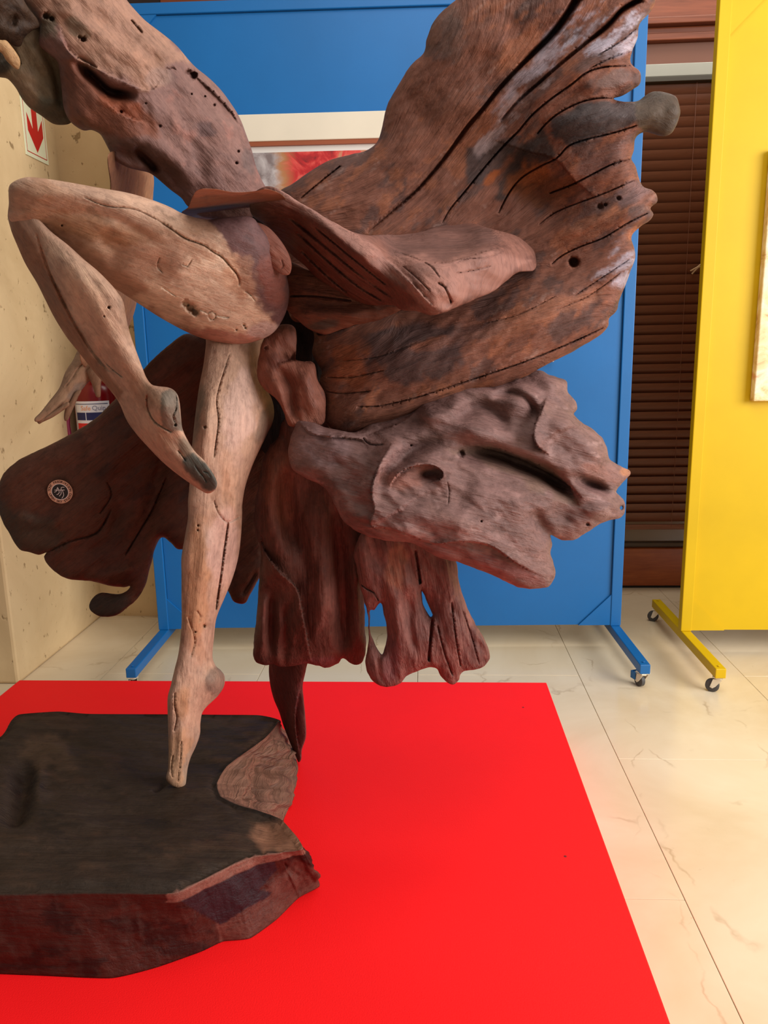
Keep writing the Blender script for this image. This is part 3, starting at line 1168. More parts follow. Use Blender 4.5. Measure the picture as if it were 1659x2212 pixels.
# ---- standing leg
LEG = [(450, 690), (445, 743), (439, 790), (430, 836), (422, 895), (416, 950), (412, 1005), (409, 1050), (406, 1085), (406, 1119), (399, 1161), (392, 1203), (392, 1240),
       (392, 1296), (392, 1350), (386, 1408), (377, 1446), (369, 1480), (362, 1509), (363, 1567), (364, 1620), (363, 1659), (359, 1683), (371, 1697),
       (388, 1703), (400, 1698), (405, 1663), (411, 1639), (424, 1610), (432, 1586), (433, 1562), (437, 1540), (448, 1525), (470, 1504), (484, 1482), (485, 1461), (477, 1448),
       (466, 1438), (459, 1418), (462, 1379), (468, 1334), (485, 1292), (502, 1250), (515, 1203), (521, 1153), (523, 1115), (524, 1085), (530, 1051),
       (544, 1009), (561, 971), (577, 938), (589, 912), (592, 887), (587, 862), (573, 836), (560, 811), (556, 786), (562, 760), (575, 700)]
sculpt('standing_leg', LEG, [(500, 700, 1.69), (480, 800, 1.635), (480, 900, 1.60), (460, 1100, 1.575), (440, 1350, 1.575), (420, 1500, 1.565), (385, 1700, 1.53)], SC, TAN, k=0.95,
       feats=[('crack', [(493, 1128), (488, 1165), (483, 1200), (478, 1240), (472, 1280), (466, 1320)], 3.2, 0.03),
              ('crack', [(462, 1080), (472, 1108), (490, 1128), (508, 1122), (522, 1112)], 2.2, 0.008),
              ('crack', [(497, 762), (485, 800), (472, 842), (468, 870), (472, 910), (466, 960), (462, 990)], 2.4, 0.012),
              ('ridge', [(460, 800), (452, 880), (444, 960), (440, 1030)], 16, 0.008), ('ridge', [(510, 780), (518, 880), (512, 980), (500, 1080)], 30, 0.010),
              ('blob', 492, 1100, 26, 34, 10, 0.008), ('ridge', [(452, 1130), (444, 1200), (432, 1290), (424, 1400)], 14, 0.010),
              ('crack', [(406, 1330), (412, 1350), (418, 1368), (420, 1390), (412, 1420)], 3, 0.006), ('crack', [(424, 1318), (432, 1330), (430, 1345)], 2.5, 0.005),
              ('pit', 441, 1352, 4.5, 0.012), ('pit', 443, 923, 4, 0.010), ('pit', 428, 1135, 3.5, 0.008), ('pit', 422, 1365, 3, 0.008), ('pit', 427, 1145, 3, 0.008),
              ('crack', [(378, 1495), (377, 1525), (382, 1550), (376, 1580)], 2.2, 0.010), ('crack', [(392, 1600), (390, 1640), (384, 1690)], 2, 0.010),
              ('crack', [(374, 1630), (370, 1660), (373, 1680)], 2, 0.008), ('ridge', [(396, 1520), (392, 1600), (384, 1690)], 8, 0.006), ('ridge', [(412, 1560), (400, 1640)], 7, -0.006),
              ('blob', 464, 1475, 22, 28, 20, 0.020), ('noise', 50, 0.006, 90, 2.5, 3), ('noise', 14, 0.002, 90, 3, 9)],
       patches=[('blob', 520, 880, 40, 110, 12, TANP, 0.6), ('blob', 425, 1250, 26, 160, 2, (176, 128, 92), 0.7), ('blob', 480, 1180, 30, 90, 4, TANP, 0.7), ('blob', 425, 900, 12, 70, 8, (112, 106, 92), 0.7),
                ('blob', 580, 905, 22, 60, 20, (108, 92, 80), 0.7), ('blob', 470, 1476, 24, 36, 10, (126, 102, 88), 0.85), ('blob', 390, 1640, 40, 60, 0, (170, 122, 82), 0.5), ('blob', 416, 1640, 14, 70, 14, (158, 134, 116), 0.8),
                ('blob', 392, 1520, 24, 40, 0, (168, 120, 84), 0.6), ('noise', 60, 0.25, 80, 2.2, (146, 102, 76), 0.5), ('noise', 30, 0.42, 90, 3, (100, 74, 58), 0.6)],
       guides=None, grain=95, step=5, seed=11, rough=0.35)

# ---- raised thigh and hip
THIGH = [(19, 405), (30, 392), (55, 383), (84, 384), (139, 392), (211, 405), (274, 416), (329, 432), (367, 447), (397, 462), (443, 474), (485, 470), (540, 468), (564, 492), (591, 527),
         (608, 561), (620, 599), (625, 633), (620, 667), (608, 695), (591, 718), (565, 733), (523, 743), (473, 739), (435, 730), (397, 714), (346, 686), (304, 659), (253, 626), (236, 618),
         (203, 591), (169, 561), (139, 536), (114, 515), (93, 503), (70, 500), (45, 495), (25, 481), (17, 464), (19, 440)]
sculpt('raised_thigh', THIGH, [(20, 440, 1.40), (200, 490, 1.44), (400, 570, 1.50), (600, 640, 1.56)], SC, TAN, k=0.88,
       feats=[('crack', [(345, 478), (375, 498), (400, 515), (440, 530), (462, 545), (480, 556), (497, 575), (510, 590), (517, 605), (517, 618)], 2.8, 0.012),
              ('crack', [(180, 425), (230, 445), (290, 452), (330, 470), (348, 480)], 1.8, 0.005),
              ('ridge', [(60, 460), (150, 460), (230, 470), (310, 505), (360, 530)], 12, -0.007), ('ridge', [(120, 500), (200, 540), (280, 600), (360, 660)], 26, 0.010),
              ('ridge', [(210, 500), (245, 545), (250, 590)], 20, -0.008), ('ridge', [(40, 425), (180, 420), (320, 455)], 16, 0.006),
              ('blob', 335, 575, 30, 40, 30, -0.006), ('blob', 60, 470, 30, 22, 0, 0.010), ('blob', 585, 640, 40, 70, -10, 0.010),
              ('pit', 402, 655, 9, 0.03), ('pit', 412, 664, 11, 0.035), ('pit', 422, 674, 9, 0.03), ('crack', [(428, 669), (440, 672), (450, 678)], 2.4, 0.006),
              ('crack', [(449, 680), (452, 674), (459, 673), (465, 678), (466, 685), (461, 690), (454, 689), (449, 680)], 1.8, 0.006), ('crack', [(466, 681), (478, 684), (496, 686)], 1.8, 0.005),
              ('crack', [(350, 620), (365, 630), (380, 640)], 1.5, 0.004), ('pit', 527, 702, 4, 0.008), ('pit', 511, 712, 3, 0.008), ('pit', 530, 708, 3, 0.008), ('pit', 134, 487, 3, 0.008),
              ('crack', [(392, 570), (405, 575), (415, 560)], 1.6, 0.004), ('crack', [(345, 555), (340, 575), (352, 590)], 1.6, 0.005), ('crack', [(528, 628), (540, 636), (552, 650)], 2, 0.006),
              ('noise', 70, 0.006, 25, 2.2, 5), ('noise', 16, 0.0016, 25, 3, 8)],
       patches=[('poly', [(430, 450), (486, 520), (516, 575), (530, 620), (545, 650), (562, 680), (590, 690), (592, 720), (640, 720), (660, 560), (560, 440)], 10, (104, 74, 72), 1.0),
                ('blob', 585, 610, 24, 60, -15, (132, 78, 66), 0.7), ('poly', [(380, 560), (480, 540), (560, 690), (590, 716), (520, 746), (420, 735), (300, 650)], 40, TAN_LIT, 0.95),  # broad pale area paints a highlight on the lower thigh
                ('blob', 520, 600, 40, 40, 30, (206, 160, 128), 0.5), ('blob', 560, 715, 40, 20, -15, (190, 160, 152), 0.8),
                ('blob', 200, 490, 160, 26, 12, (150, 104, 74), 0.6), ('blob', 60, 430, 60, 40, 0, (166, 120, 92), 0.6), ('blob', 470, 735, 120, 18, 5, (170, 110, 96), 0.7),
                ('noise', 60, 0.2, 25, 2.5, (152, 108, 80), 0.5), ('noise', 36, 0.42, 25, 2, (110, 84, 66), 0.5)],
       grain=22, step=5, seed=21, rough=0.3)

# ---- lower leg and hanging foot
CALF = [(18, 458), (23, 494), (38, 532), (55, 570), (80, 612), (97, 646), (118, 687), (143, 727), (169, 760), (203, 803), (236, 841), (257, 870), (274, 908), (295, 938), (321, 967),
        (350, 997), (380, 1022), (409, 1043), (435, 1060), (449, 1066), (463, 1060), (469, 1045), (462, 1026), (443, 997), (422, 976), (405, 950), (394, 925), (391, 900), (388, 870),
        (382, 850), (367, 838), (340, 834), (327, 830), (316, 815), (306, 790), (295, 760), (283, 727), (274, 693), (266, 651), (253, 630), (236, 610), (211, 585), (181, 560), (148, 530), (110, 500), (80, 470), (50, 450)]
sculpt('lower_leg', CALF, [(30, 470, 1.42), (150, 650, 1.435), (300, 850, 1.42), (380, 920, 1.40), (460, 1050, 1.405)], SC, TAN, k=0.85,
       feats=[('crack', [(80, 505), (92, 545), (110, 592), (138, 652), (168, 708), (203, 763), (238, 803)], 5, 0.014), ('fold', [(84, 508), (95, 545), (112, 590), (140, 650), (170, 705), (205, 760), (240, 800)], 40, 0.016),
              ('ridge', [(110, 520), (165, 600), (215, 680), (262, 770), (300, 840)], 22, 0.012), ('ridge', [(60, 500), (78, 560), (120, 650), (160, 720), (220, 800)], 12, -0.004),
              ('blob', 352, 880, 30, 44, -8, 0.030), ('crack', [(318, 852), (319, 880), (330, 905), (350, 922), (372, 934)], 3, 0.012),
              ('crack', [(380, 850), (381, 880), (374, 900), (380, 915)], 3, 0.010), ('pit', 379, 918, 4, 0.01),
              ('crack', [(384, 972), (394, 985), (402, 996)], 2.6, 0.008), ('crack', [(420, 1003), (430, 1018), (440, 1030), (446, 1042)], 2.2, 0.006), ('crack', [(438, 1018), (450, 1022), (456, 1032)], 1.8, 0.005),
              ('ridge', [(300, 900), (340, 950), (400, 1010), (440, 1050)], 16, 0.010), ('pit', 235, 664, 4, 0.012), ('pit', 225, 683, 2.5, 0.006),
              ('crack', [(215, 770), (240, 795), (265, 815)], 1.8, 0.005), ('noise', 60, 0.006, 55, 2.5, 15), ('noise', 15, 0.0016, 55, 3, 18)],
       patches=[('poly', [(16, 455), (60, 500), (90, 540), (130, 640), (200, 770), (260, 850), (250, 875), (120, 700), (30, 540)], 9, (138, 98, 74), 0.95),
                ('blob', 190, 660, 34, 120, -28, (198, 156, 130), 0.75), ('poly', [(352, 846), (368, 838), (386, 848), (396, 930), (372, 934), (350, 922), (346, 880)], 4, (112, 100, 88), 0.95),  # tan blob is a painted highlight down the inner calf
                ('poly', [(392, 1000), (402, 984), (422, 976), (475, 1030), (474, 1060), (450, 1062), (420, 1040)], 6, (82, 78, 70), 1.0), ('blob', 400, 965, 16, 26, -30, (108, 92, 76), 0.8),
                ('blob', 300, 840, 30, 40, 0, (140, 98, 72), 0.5), ('blob', 268, 680, 12, 60, -8, (132, 102, 82), 0.6), ('noise', 50, 0.3, 55, 2.5, (146, 104, 78), 0.5), ('noise', 24, 0.45, 55, 3, (216, 180, 150), 0.4)],
       grain=57, step=5, seed=31, rough=0.3)

# ---- torso
TORSO = [(20, -80), (43, 0), (58, 14), (74, 35), (86, 54), (84, 95), (106, 117), (123, 132), (128, 152), (133, 195), (138, 234), (150, 260), (165, 274), (181, 282), (198, 281), (215, 289),
         (224, 302), (236, 325), (249, 346), (274, 361), (300, 368), (321, 373), (338, 384), (367, 409), (392, 428), (405, 445), (440, 470), (520, 475), (580, 450), (576, 410), (565, 388), (553, 359), (544, 325),
         (532, 291), (519, 257), (502, 228), (477, 194), (451, 168), (426, 148), (409, 131), (380, 97), (350, 72), (316, 46), (295, 25), (274, 0), (220, -80)]
sculpt('torso', TORSO, [(120, -60, 1.50), (200, 60, 1.52), (260, 200, 1.55), (400, 300, 1.60), (500, 430, 1.62)], SC, (122, 88, 80), k=0.72, cap=0.17,
       feats=[('fold', [(350, 168), (332, 192), (306, 190), (253, 168), (203, 144), (168, 126), (148, 108), (134, 78), (130, 50)], 55, 0.030),
              ('ridge', [(158, 124), (180, 146), (206, 172), (232, 196), (262, 203), (300, 206)], 11, -0.085),
              ('fold', [(330, 268), (285, 256), (255, 240), (236, 222), (228, 200), (205, 172), (178, 144)], 40, 0.018),
              ('ridge', [(110, 0), (180, 45), (250, 95), (310, 140), (345, 165)], 16, 0.014), ('ridge', [(150, 10), (220, 50), (300, 100)], 22, -0.012),
              ('ridge', [(250, 30), (310, 80), (370, 120), (410, 150)], 20, 0.010), ('blob', 290, 62, 26, 12, 40, -0.008),
              ('crack', [(282, 42), (298, 60), (308, 72)], 3, 0.012),
              ('fold', [(520, 275), (500, 240), (470, 206), (440, 178), (412, 158)], 26, -0.018), ('pit', 418, 163, 10, 0.03), ('pit', 408, 156, 7, 0.02),
              ('ridge', [(225, 300), (262, 330), (310, 350), (360, 395)], 14, -0.014), ('ridge', [(290, 318), (318, 345), (345, 375)], 8, -0.045), ('ridge', [(330, 340), (375, 385), (400, 425)], 12, -0.014),
              ('ridge', [(250, 280), (320, 310), (380, 350), (420, 400)], 22, 0.012), ('blob', 185, 240, 40, 40, 0, 0.014), ('blob', 175, 268, 16, 8, 30, -0.012),
              ('ridge', [(410, 280), (430, 340), (440, 400)], 18, -0.008), ('blob', 480, 300, 50, 90, -20, 0.012),
              ('pit', 180, 85, 7, 0.02), ('pit', 172, 80, 5, 0.012), ('pit', 100, 34, 9, 0.02), ('pit', 112, 40, 7, 0.018), ('pit', 262, 241, 4, 0.01), ('pit', 515, 327, 4, 0.01), ('pit', 511, 352, 4, 0.01),
              ('pit', 414, 203, 3, 0.008), ('pit', 443, 208, 3, 0.008), ('pit', 463, 227, 4, 0.008), ('pit', 346, 272, 4, 0.008), ('pit', 541, 325, 4, 0.008), ('pit', 315, 223, 3, 0.006),
              ('crack', [(358, 146), (366, 150), (372, 146), (380, 152)], 2, 0.006), ('noise', 60, 0.010, 45, 1.8, 25), ('noise', 15, 0.003, 45, 2, 28)],
       patches=[('poly', [(20, -80), (60, 20), (130, 60), (150, 112), (250, 166), (310, 192), (345, 180), (360, 140), (420, 140), (340, 60), (270, -20), (220, -80)], 14, (152, 112, 92), 0.9),
                ('poly', [(130, 130), (170, 130), (235, 195), (330, 250), (340, 290), (220, 290), (150, 265)], 16, (122, 70, 50), 0.8), ('blob', 265, 225, 60, 22, 20, (134, 72, 48), 0.8),
                ('blob', 100, 60, 26, 30, 0, (92, 82, 66), 0.8), ('blob', 170, 60, 30, 18, 30, (110, 98, 80), 0.6), ('blob', 340, 165, 30, 18, 0, (150, 118, 106), 0.7),
                ('blob', 440, 280, 26, 18, 20, (86, 66, 66), 0.7), ('blob', 535, 350, 14, 30, -20, (102, 82, 78), 0.7), ('blob', 330, 350, 90, 30, 35, (88, 54, 42), 0.7),
                ('noise', 40, 0.3, 45, 1.5, (150, 100, 88), 0.5), ('noise', 20, 0.4, 45, 1.5, (96, 62, 56), 0.6)],
       grain=48, step=5, seed=41, rough=0.35)
CHEST = [(-70, 150), (-70, 60), (0, 60), (40, 50), (80, 45), (100, 70), (130, 110), (150, 150), (158, 200), (162, 250), (152, 266), (135, 270), (114, 267), (89, 250), (63, 232), (46, 211), (34, 190), (17, 171), (0, 167)]
sculpt('chest', CHEST, [(0, 100, 1.50), (120, 220, 1.545)], SC, (112, 92, 70), k=0.75, cap=0.10,
       feats=[('fold', [(40, 150), (46, 135), (34, 108), (20, 95)], 20, -0.025), ('noise', 50, 0.012, 45, 1.5, 35), ('ridge', [(84, 95), (110, 130), (126, 180), (130, 240)], 10, -0.016), ('blob', 110, 215, 30, 30, 0, 0.012)],
       patches=[('blob', 115, 240, 40, 30, 30, (76, 72, 60), 0.7), ('blob', 60, 190, 24, 50, -30, (134, 106, 82), 0.7), ('blob', 0, 140, 22, 30, 0, (44, 38, 30), 0.9)], grain=60, step=6, seed=43, rough=0.3)  # near-black blob paints the shadow beneath the peg
sculpt('shoulder_crest', [(-80, -90), (30, -90), (48, -10), (62, 18), (80, 40), (86, 58), (70, 66), (54, 80), (44, 100), (28, 98), (10, 88), (-20, 92), (-80, 100)],
       [(0, 0, 1.42), (60, 60, 1.46)], SC, (62, 44, 32), k=0.6, cap=0.06, feats=[('noise', 40, 0.012, 45, 1.5, 36), ('ridge', [(38, 32), (28, 45), (30, 60)], 6, -0.012)],
       patches=[('noise', 30, 0.2, 45, 2, (40, 28, 22), 0.7)], grain=50, step=6, seed=44, rough=0.4)
sculpt('chest_peg', [(-40, 70), (0, 86), (13, 87), (25, 100), (36, 115), (43, 128), (44, 140), (40, 150), (31, 147), (13, 130), (0, 112), (-40, 100)], [(0, 100, 1.40), (40, 140, 1.42)], SC, (170, 132, 92), k=0.8,
       feats=[('noise', 20, 0.006, 45, 1.5, 37)], grain=45, step=5, seed=45, rough=0.3)

# ---- far arm and hand
ARM = [(236, 330), (238, 400), (236, 470), (232, 540), (226, 610), (206, 690), (186, 735), (172, 754), (180, 790), (215, 800), (250, 762), (284, 692), (297, 645), (312, 560), (326, 470), (331, 420), (330, 375), (300, 340)]
sculpt('far_arm', ARM, [(290, 360, 1.72), (260, 560, 1.78), (200, 770, 1.74)], SC, (172, 128, 96), k=0.85, feats=[('noise', 50, 0.006, 80, 2, 46), ('ridge', [(300, 380), (296, 420), (285, 520)], 10, -0.008)],
       patches=[('poly', [(230, 330), (300, 340), (306, 440), (300, 520), (230, 520)], 10, (120, 74, 48), 0.8)], grain=95, step=5, seed=46, rough=0.3)  # dark left area is painted shade, leaving a lit strip
hand = sculpt('hand', [(172, 752), (158, 777), (141, 804), (128, 838), (106, 867), (88, 890), (75, 903), (75, 910), (84, 911), (110, 898), (131, 883), (148, 872), (162, 858), (176, 843), (192, 824), (204, 815), (220, 800), (215, 770), (195, 752)],
              [(200, 780, 1.73), (80, 908, 1.66)], SC, (160, 122, 94), k=0.7, feats=[('crack', [(190, 778), (170, 795), (158, 815), (140, 838)], 2, 0.005), ('noise', 24, 0.004, 125, 2, 47), ('ridge', [(150, 850), (120, 880), (90, 905)], 5, 0.005)],
              patches=[('blob', 165, 845, 30, 14, -50, (128, 108, 96), 0.7)], grain=125, step=4, seed=47, rough=0.25)
for nm, lp, ctr in (('finger', [(80, 907), (84, 916), (92, 912), (113, 902), (133, 889), (150, 876), (146, 868), (128, 880), (106, 894)], 1.665),
                    ('finger', [(141, 883), (138, 900), (140, 909), (147, 907), (152, 897), (159, 881), (168, 860), (176, 843), (164, 846), (152, 866)], 1.685),
                    ('thumb', [(188, 800), (192, 815), (199, 832), (205, 850), (209, 858), (217, 857), (218, 832), (220, 815), (218, 795), (203, 785)], 1.70)):
    sculpt(nm, lp, [(150, 850, ctr)], SC, (150, 114, 88), k=0.9, feats=[('noise', 16, 0.002, 120, 2, 48)], grain=120, step=3.5, seed=48, rough=0.25)

# ---- big wing of the skirt
WINGO = [(600, 420), (633, 396), (665, 374), (709, 347), (757, 334), (790, 326), (814, 307), (825, 277), (833, 239), (844, 212), (866, 174), (888, 141), (915, 114), (923, 81), (936, 49), (958, 22), (985, 0),
         (1060, -60), (1200, -100), (1330, -100), (1420, -60), (1416, 0), (1406, 24), (1382, 52), (1377, 81), (1366, 108), (1362, 130), (1368, 143), (1381, 153), (1385, 167), (1381, 183), (1364, 195), (1344, 207), (1326, 213),
         (1344, 219), (1377, 218), (1393, 207), (1409, 198), (1434, 199), (1458, 207), (1466, 222), (1469, 244), (1462, 269), (1450, 288), (1434, 294), (1413, 290), (1397, 285), (1381, 289), (1371, 302), (1369, 325),
         (1364, 343), (1373, 358), (1379, 382), (1389, 403), (1409, 411), (1419, 423), (1419, 437), (1405, 450), (1411, 463), (1401, 478), (1385, 488), (1369, 503), (1364, 516), (1370, 537), (1371, 561), (1362, 586), (1352, 614),
         (1337, 651), (1332, 671), (1316, 688), (1314, 704), (1299, 722), (1271, 740), (1234, 761), (1194, 781), (1161, 799), (1130, 815), (1075, 836), (1015, 850), (960, 870), (907, 890), (880, 905), (836, 918), (804, 926), (766, 941), (733, 935), (709, 919), (700, 900),
         (701, 868), (690, 830), (695, 803), (684, 781), (674, 760), (679, 724), (660, 700), (630, 690), (615, 640), (600, 560), (590, 480)]
WCR = dict(
    c1=[(1246, -2), (1224, 33), (1191, 76), (1153, 114), (1115, 152), (1077, 193), (1040, 239), (1012, 271), (980, 315), (947, 358), (904, 407), (855, 450), (817, 483), (793, 502)],
    c2=[(1381, 0), (1343, 22), (1311, 57), (1267, 92), (1213, 136), (1164, 179), (1121, 217), (1080, 262)],
    c3=[(1362, 142), (1305, 145), (1267, 157), (1235, 182), (1186, 217), (1148, 250), (1121, 282), (1088, 315), (1045, 364), (1001, 418), (974, 450), (955, 483)],
    c4=[(1336, 213), (1294, 212), (1251, 222), (1208, 244), (1181, 266), (1160, 290)],
    c5=[(1376, 271), (1322, 288), (1267, 301), (1229, 315), (1202, 342), (1164, 361), (1126, 385), (1099, 418), (1077, 461)],
    c6=[(1364, 343), (1322, 355), (1273, 380), (1235, 399), (1186, 418)],
    c7=[(1378, 386), (1305, 418), (1240, 442), (1197, 461), (1164, 486)],
    c8=[(1400, 460), (1354, 483), (1305, 513), (1251, 534), (1213, 553), (1191, 572)],
    c9=[(1303, 708), (1232, 741), (1140, 779), (1053, 809), (988, 830), (912, 855), (826, 876), (771, 879)],
    c10=[(736, 358), (692, 393), (649, 429)])
sculpt('skirt_wing', WINGO, [(620, 420, 1.74), (900, 300, 1.74), (1000, 0, 1.70), (1400, 0, 1.60), (1200, 250, 1.68), (1430, 250, 1.60), (1080, 420, 1.76), (1380, 430, 1.62), (1250, 600, 1.66), (1000, 750, 1.66), (720, 850, 1.66), (640, 600, 1.74)], SC, WING,
       k=0.6, cap=0.085, wobble=1.0,
       feats=[('crack', WCR['c1'], 6, 0.045, 's'), ('crack', WCR['c1'][:5], 11, 0.05, 's'), ('crack', WCR['c2'], 5, 0.04, 's'), ('crack', WCR['c2'][:4], 9, 0.04, 's'), ('crack', WCR['c3'], 2.7, 0.03), ('crack', WCR['c4'], 2.6, 0.03), ('crack', WCR['c5'], 2.4, 0.028),
              ('crack', WCR['c6'], 2.4, 0.028), ('crack', WCR['c7'], 2.2, 0.016), ('crack', WCR['c8'], 2.2, 0.022), ('crack', WCR['c9'], 2.2, 0.025), ('crack', WCR['c10'], 2.4, 0.02),
              ('crack', [(880, 660), (800, 684), (740, 706), (684, 722)], 7, 0.06), ('fold', [(1060, 300), (1130, 325), (1200, 345), (1240, 390), (1290, 430)], 60, 0.014),
              ('blob', 1150, 400, 90, 50, 35, -0.030), ('ridge', [(900, 250), (1000, 180), (1120, 60)], 60, 0.016), ('ridge', [(830, 380), (940, 300), (1060, 180)], 50, 0.012),
              ('ridge', [(1180, 300), (1290, 250), (1440, 240)], 34, 0.022), ('ridge', [(1250, 190), (1370, 170)], 20, 0.010), ('ridge', [(1200, 520), (1300, 480), (1400, 440)], 26, 0.012),
              ('ridge', [(740, 790), (900, 760), (1100, 690), (1280, 620)], 70, 0.035), ('ridge', [(700, 880), (850, 890), (1000, 840)], 24, 0.012), ('ridge', [(640, 660), (720, 650), (820, 640)], 26, 0.02),
              ('pit', 1240, 567, 13, 0.035), ('pit', 1297, 446, 8, 0.012), ('pit', 1308, 442, 5, 0.010), ('pit', 1337, 428, 6, 0.01),
              ('crack', [(1377, 60), (1340, 90), (1290, 120)], 2, 0.010), ('crack', [(1366, 110), (1320, 125), (1270, 150)], 2, 0.010), ('crack', [(1360, 560), (1300, 600), (1240, 640)], 1.8, 0.008), ('crack', [(1340, 590), (1270, 640), (1200, 670)], 1.6, 0.006),
              ('crack', [(1200, 640), (1120, 680), (1040, 700)], 1.6, 0.006), ('crack', [(900, 740), (820, 770), (740, 780)], 1.6, 0.006), ('crack', [(830, 800), (760, 815), (705, 815)], 2.2, 0.010), ('crack', [(800, 845), (740, 850), (702, 845)], 2.2, 0.010),
              ('noise', 70, 0.012, -40, 2.5, 55), ('noise', 14, 0.003, -38, 4, 58)],
       patches=[('blob', 960, 60, 60, 60, 0, (96, 66, 54), 0.6), ('blob', 1120, 110, 60, 30, -40, (160, 98, 68), 0.6), ('blob', 1060, 250, 110, 26, -45, (150, 88, 62), 0.5), ('poly', [(1010, 320), (1100, 300), (1130, 300), (1050, 400), (1010, 400)], 10, SLATE, 0.85),
                ('poly', [(1120, 320), (1180, 280), (1200, 330), (1150, 370), (1080, 440), (1060, 430)], 10, (56, 46, 44), 0.85), ('blob', 1140, 385, 60, 34, -30, (158, 86, 44), 0.8), ('blob', 1060, 385, 26, 10, -40, (162, 86, 44), 0.9), ('blob', 1180, 410, 70, 40, -10, (118, 66, 38), 0.8),
                ('spoly', [(1240, 60), (1300, 20), (1390, 0), (1410, 30), (1370, 115), (1300, 130), (1250, 120), (1180, 145)], 16, -40, SHEEN, 0.9), ('spoly', [(1240, 0), (1350, 0), (1270, 85), (1160, 170), (1080, 250), (1060, 240), (1130, 140)], 16, -42, (160, 146, 154), 0.75), ('spoly', [(1020, 300), (1110, 190), (1200, 140), (1180, 200), (1100, 290), (1040, 360)], 16, -45, (170, 146, 146), 0.7), ('blob', 1290, 130, 60, 18, -20, (92, 76, 74), 0.6),  # pale streaks: daylight sheen painted into the wing's colour
                ('poly', [(1190, 260), (1260, 225), (1340, 222), (1380, 226), (1380, 270), (1300, 292), (1230, 312), (1200, 300)], 10, (66, 58, 58), 0.9), ('poly', [(1372, 215), (1410, 195), (1475, 210), (1475, 270), (1430, 298), (1380, 280)], 8, (78, 64, 52), 0.95),
                ('blob', 1300, 340, 60, 30, -20, (102, 72, 66), 0.7), ('blob', 1330, 170, 46, 16, -15, (104, 82, 76), 0.7), ('blob', 1360, 420, 50, 24, -25, (120, 92, 90), 0.7), ('blob', 1280, 490, 80, 24, -25, (164, 104, 76), 0.6),
                ('spoly', [(1290, 570), (1365, 505), (1375, 560), (1350, 620), (1280, 620)], 20, -30, SHEEN, 0.7), ('blob', 1160, 680, 160, 22, -20, (150, 96, 72), 0.7), ('poly', [(780, 720), (900, 690), (990, 700), (1000, 760), (960, 830), (860, 830), (800, 780)], 18, (74, 56, 54), 0.85),
                ('blob', 750, 790, 50, 50, 0, (142, 78, 48), 0.8), ('blob', 940, 740, 60, 16, -15, (150, 88, 62), 0.6), ('blob', 1000, 730, 120, 20, -18, (90, 66, 62), 0.5), ('noise', 44, 0.10, -40, 2.2, (82, 60, 56), 0.7), ('noise', 30, 0.25, -40, 2.2, (152, 92, 64), 0.6), ('noise', 14, 0.4, -40, 4, (164, 130, 118), 0.4)],
       guides=[([(611, 410), (709, 347), (814, 307), (844, 212), (915, 114), (985, 0)], 0), (WCR['c1'], 190), (WCR['c2'][:5] + [(1121, 217)], 260), (WCR['c3'], 330), (WCR['c5'], 420), (WCR['c7'], 500), (WCR['c8'], 570), ([(1362, 586), (1180, 650), (1000, 690), (860, 690)], 680), (WCR['c9'], 800), ([(1161, 799), (960, 870), (766, 941)], 850)],
       grain=-40, step=5, seed=51, rough=0.6)

# ---- purple root piece
PUR = [(622, 988), (628, 944), (636, 922), (638, 898), (663, 909), (712, 925), (756, 934), (782, 927), (804, 914), (836, 904), (891, 882), (902, 868), (950, 848), (988, 830), (1032, 828), (1086, 826), (1129, 808), (1162, 801), (1189, 809), (1222, 822), (1227, 847), (1243, 868), (1246, 884), (1238, 895),
       (1260, 914), (1287, 933), (1308, 960), (1319, 993), (1346, 1009), (1361, 1020), (1352, 1036), (1341, 1047), (1330, 1062), (1345, 1078), (1351, 1099), (1341, 1118), (1298, 1131), (1270, 1148), (1243, 1166), (1216, 1167), (1189, 1156), (1192, 1177), (1189, 1195), (1195, 1215), (1198, 1246), (1184, 1267), (1151, 1272), (1108, 1264),
       (1064, 1243), (1021, 1226), (983, 1213), (950, 1205), (912, 1186), (880, 1170), (826, 1167), (782, 1153), (750, 1134), (728, 1102), (712, 1069), (690, 1047), (657, 1031), (633, 1012)]
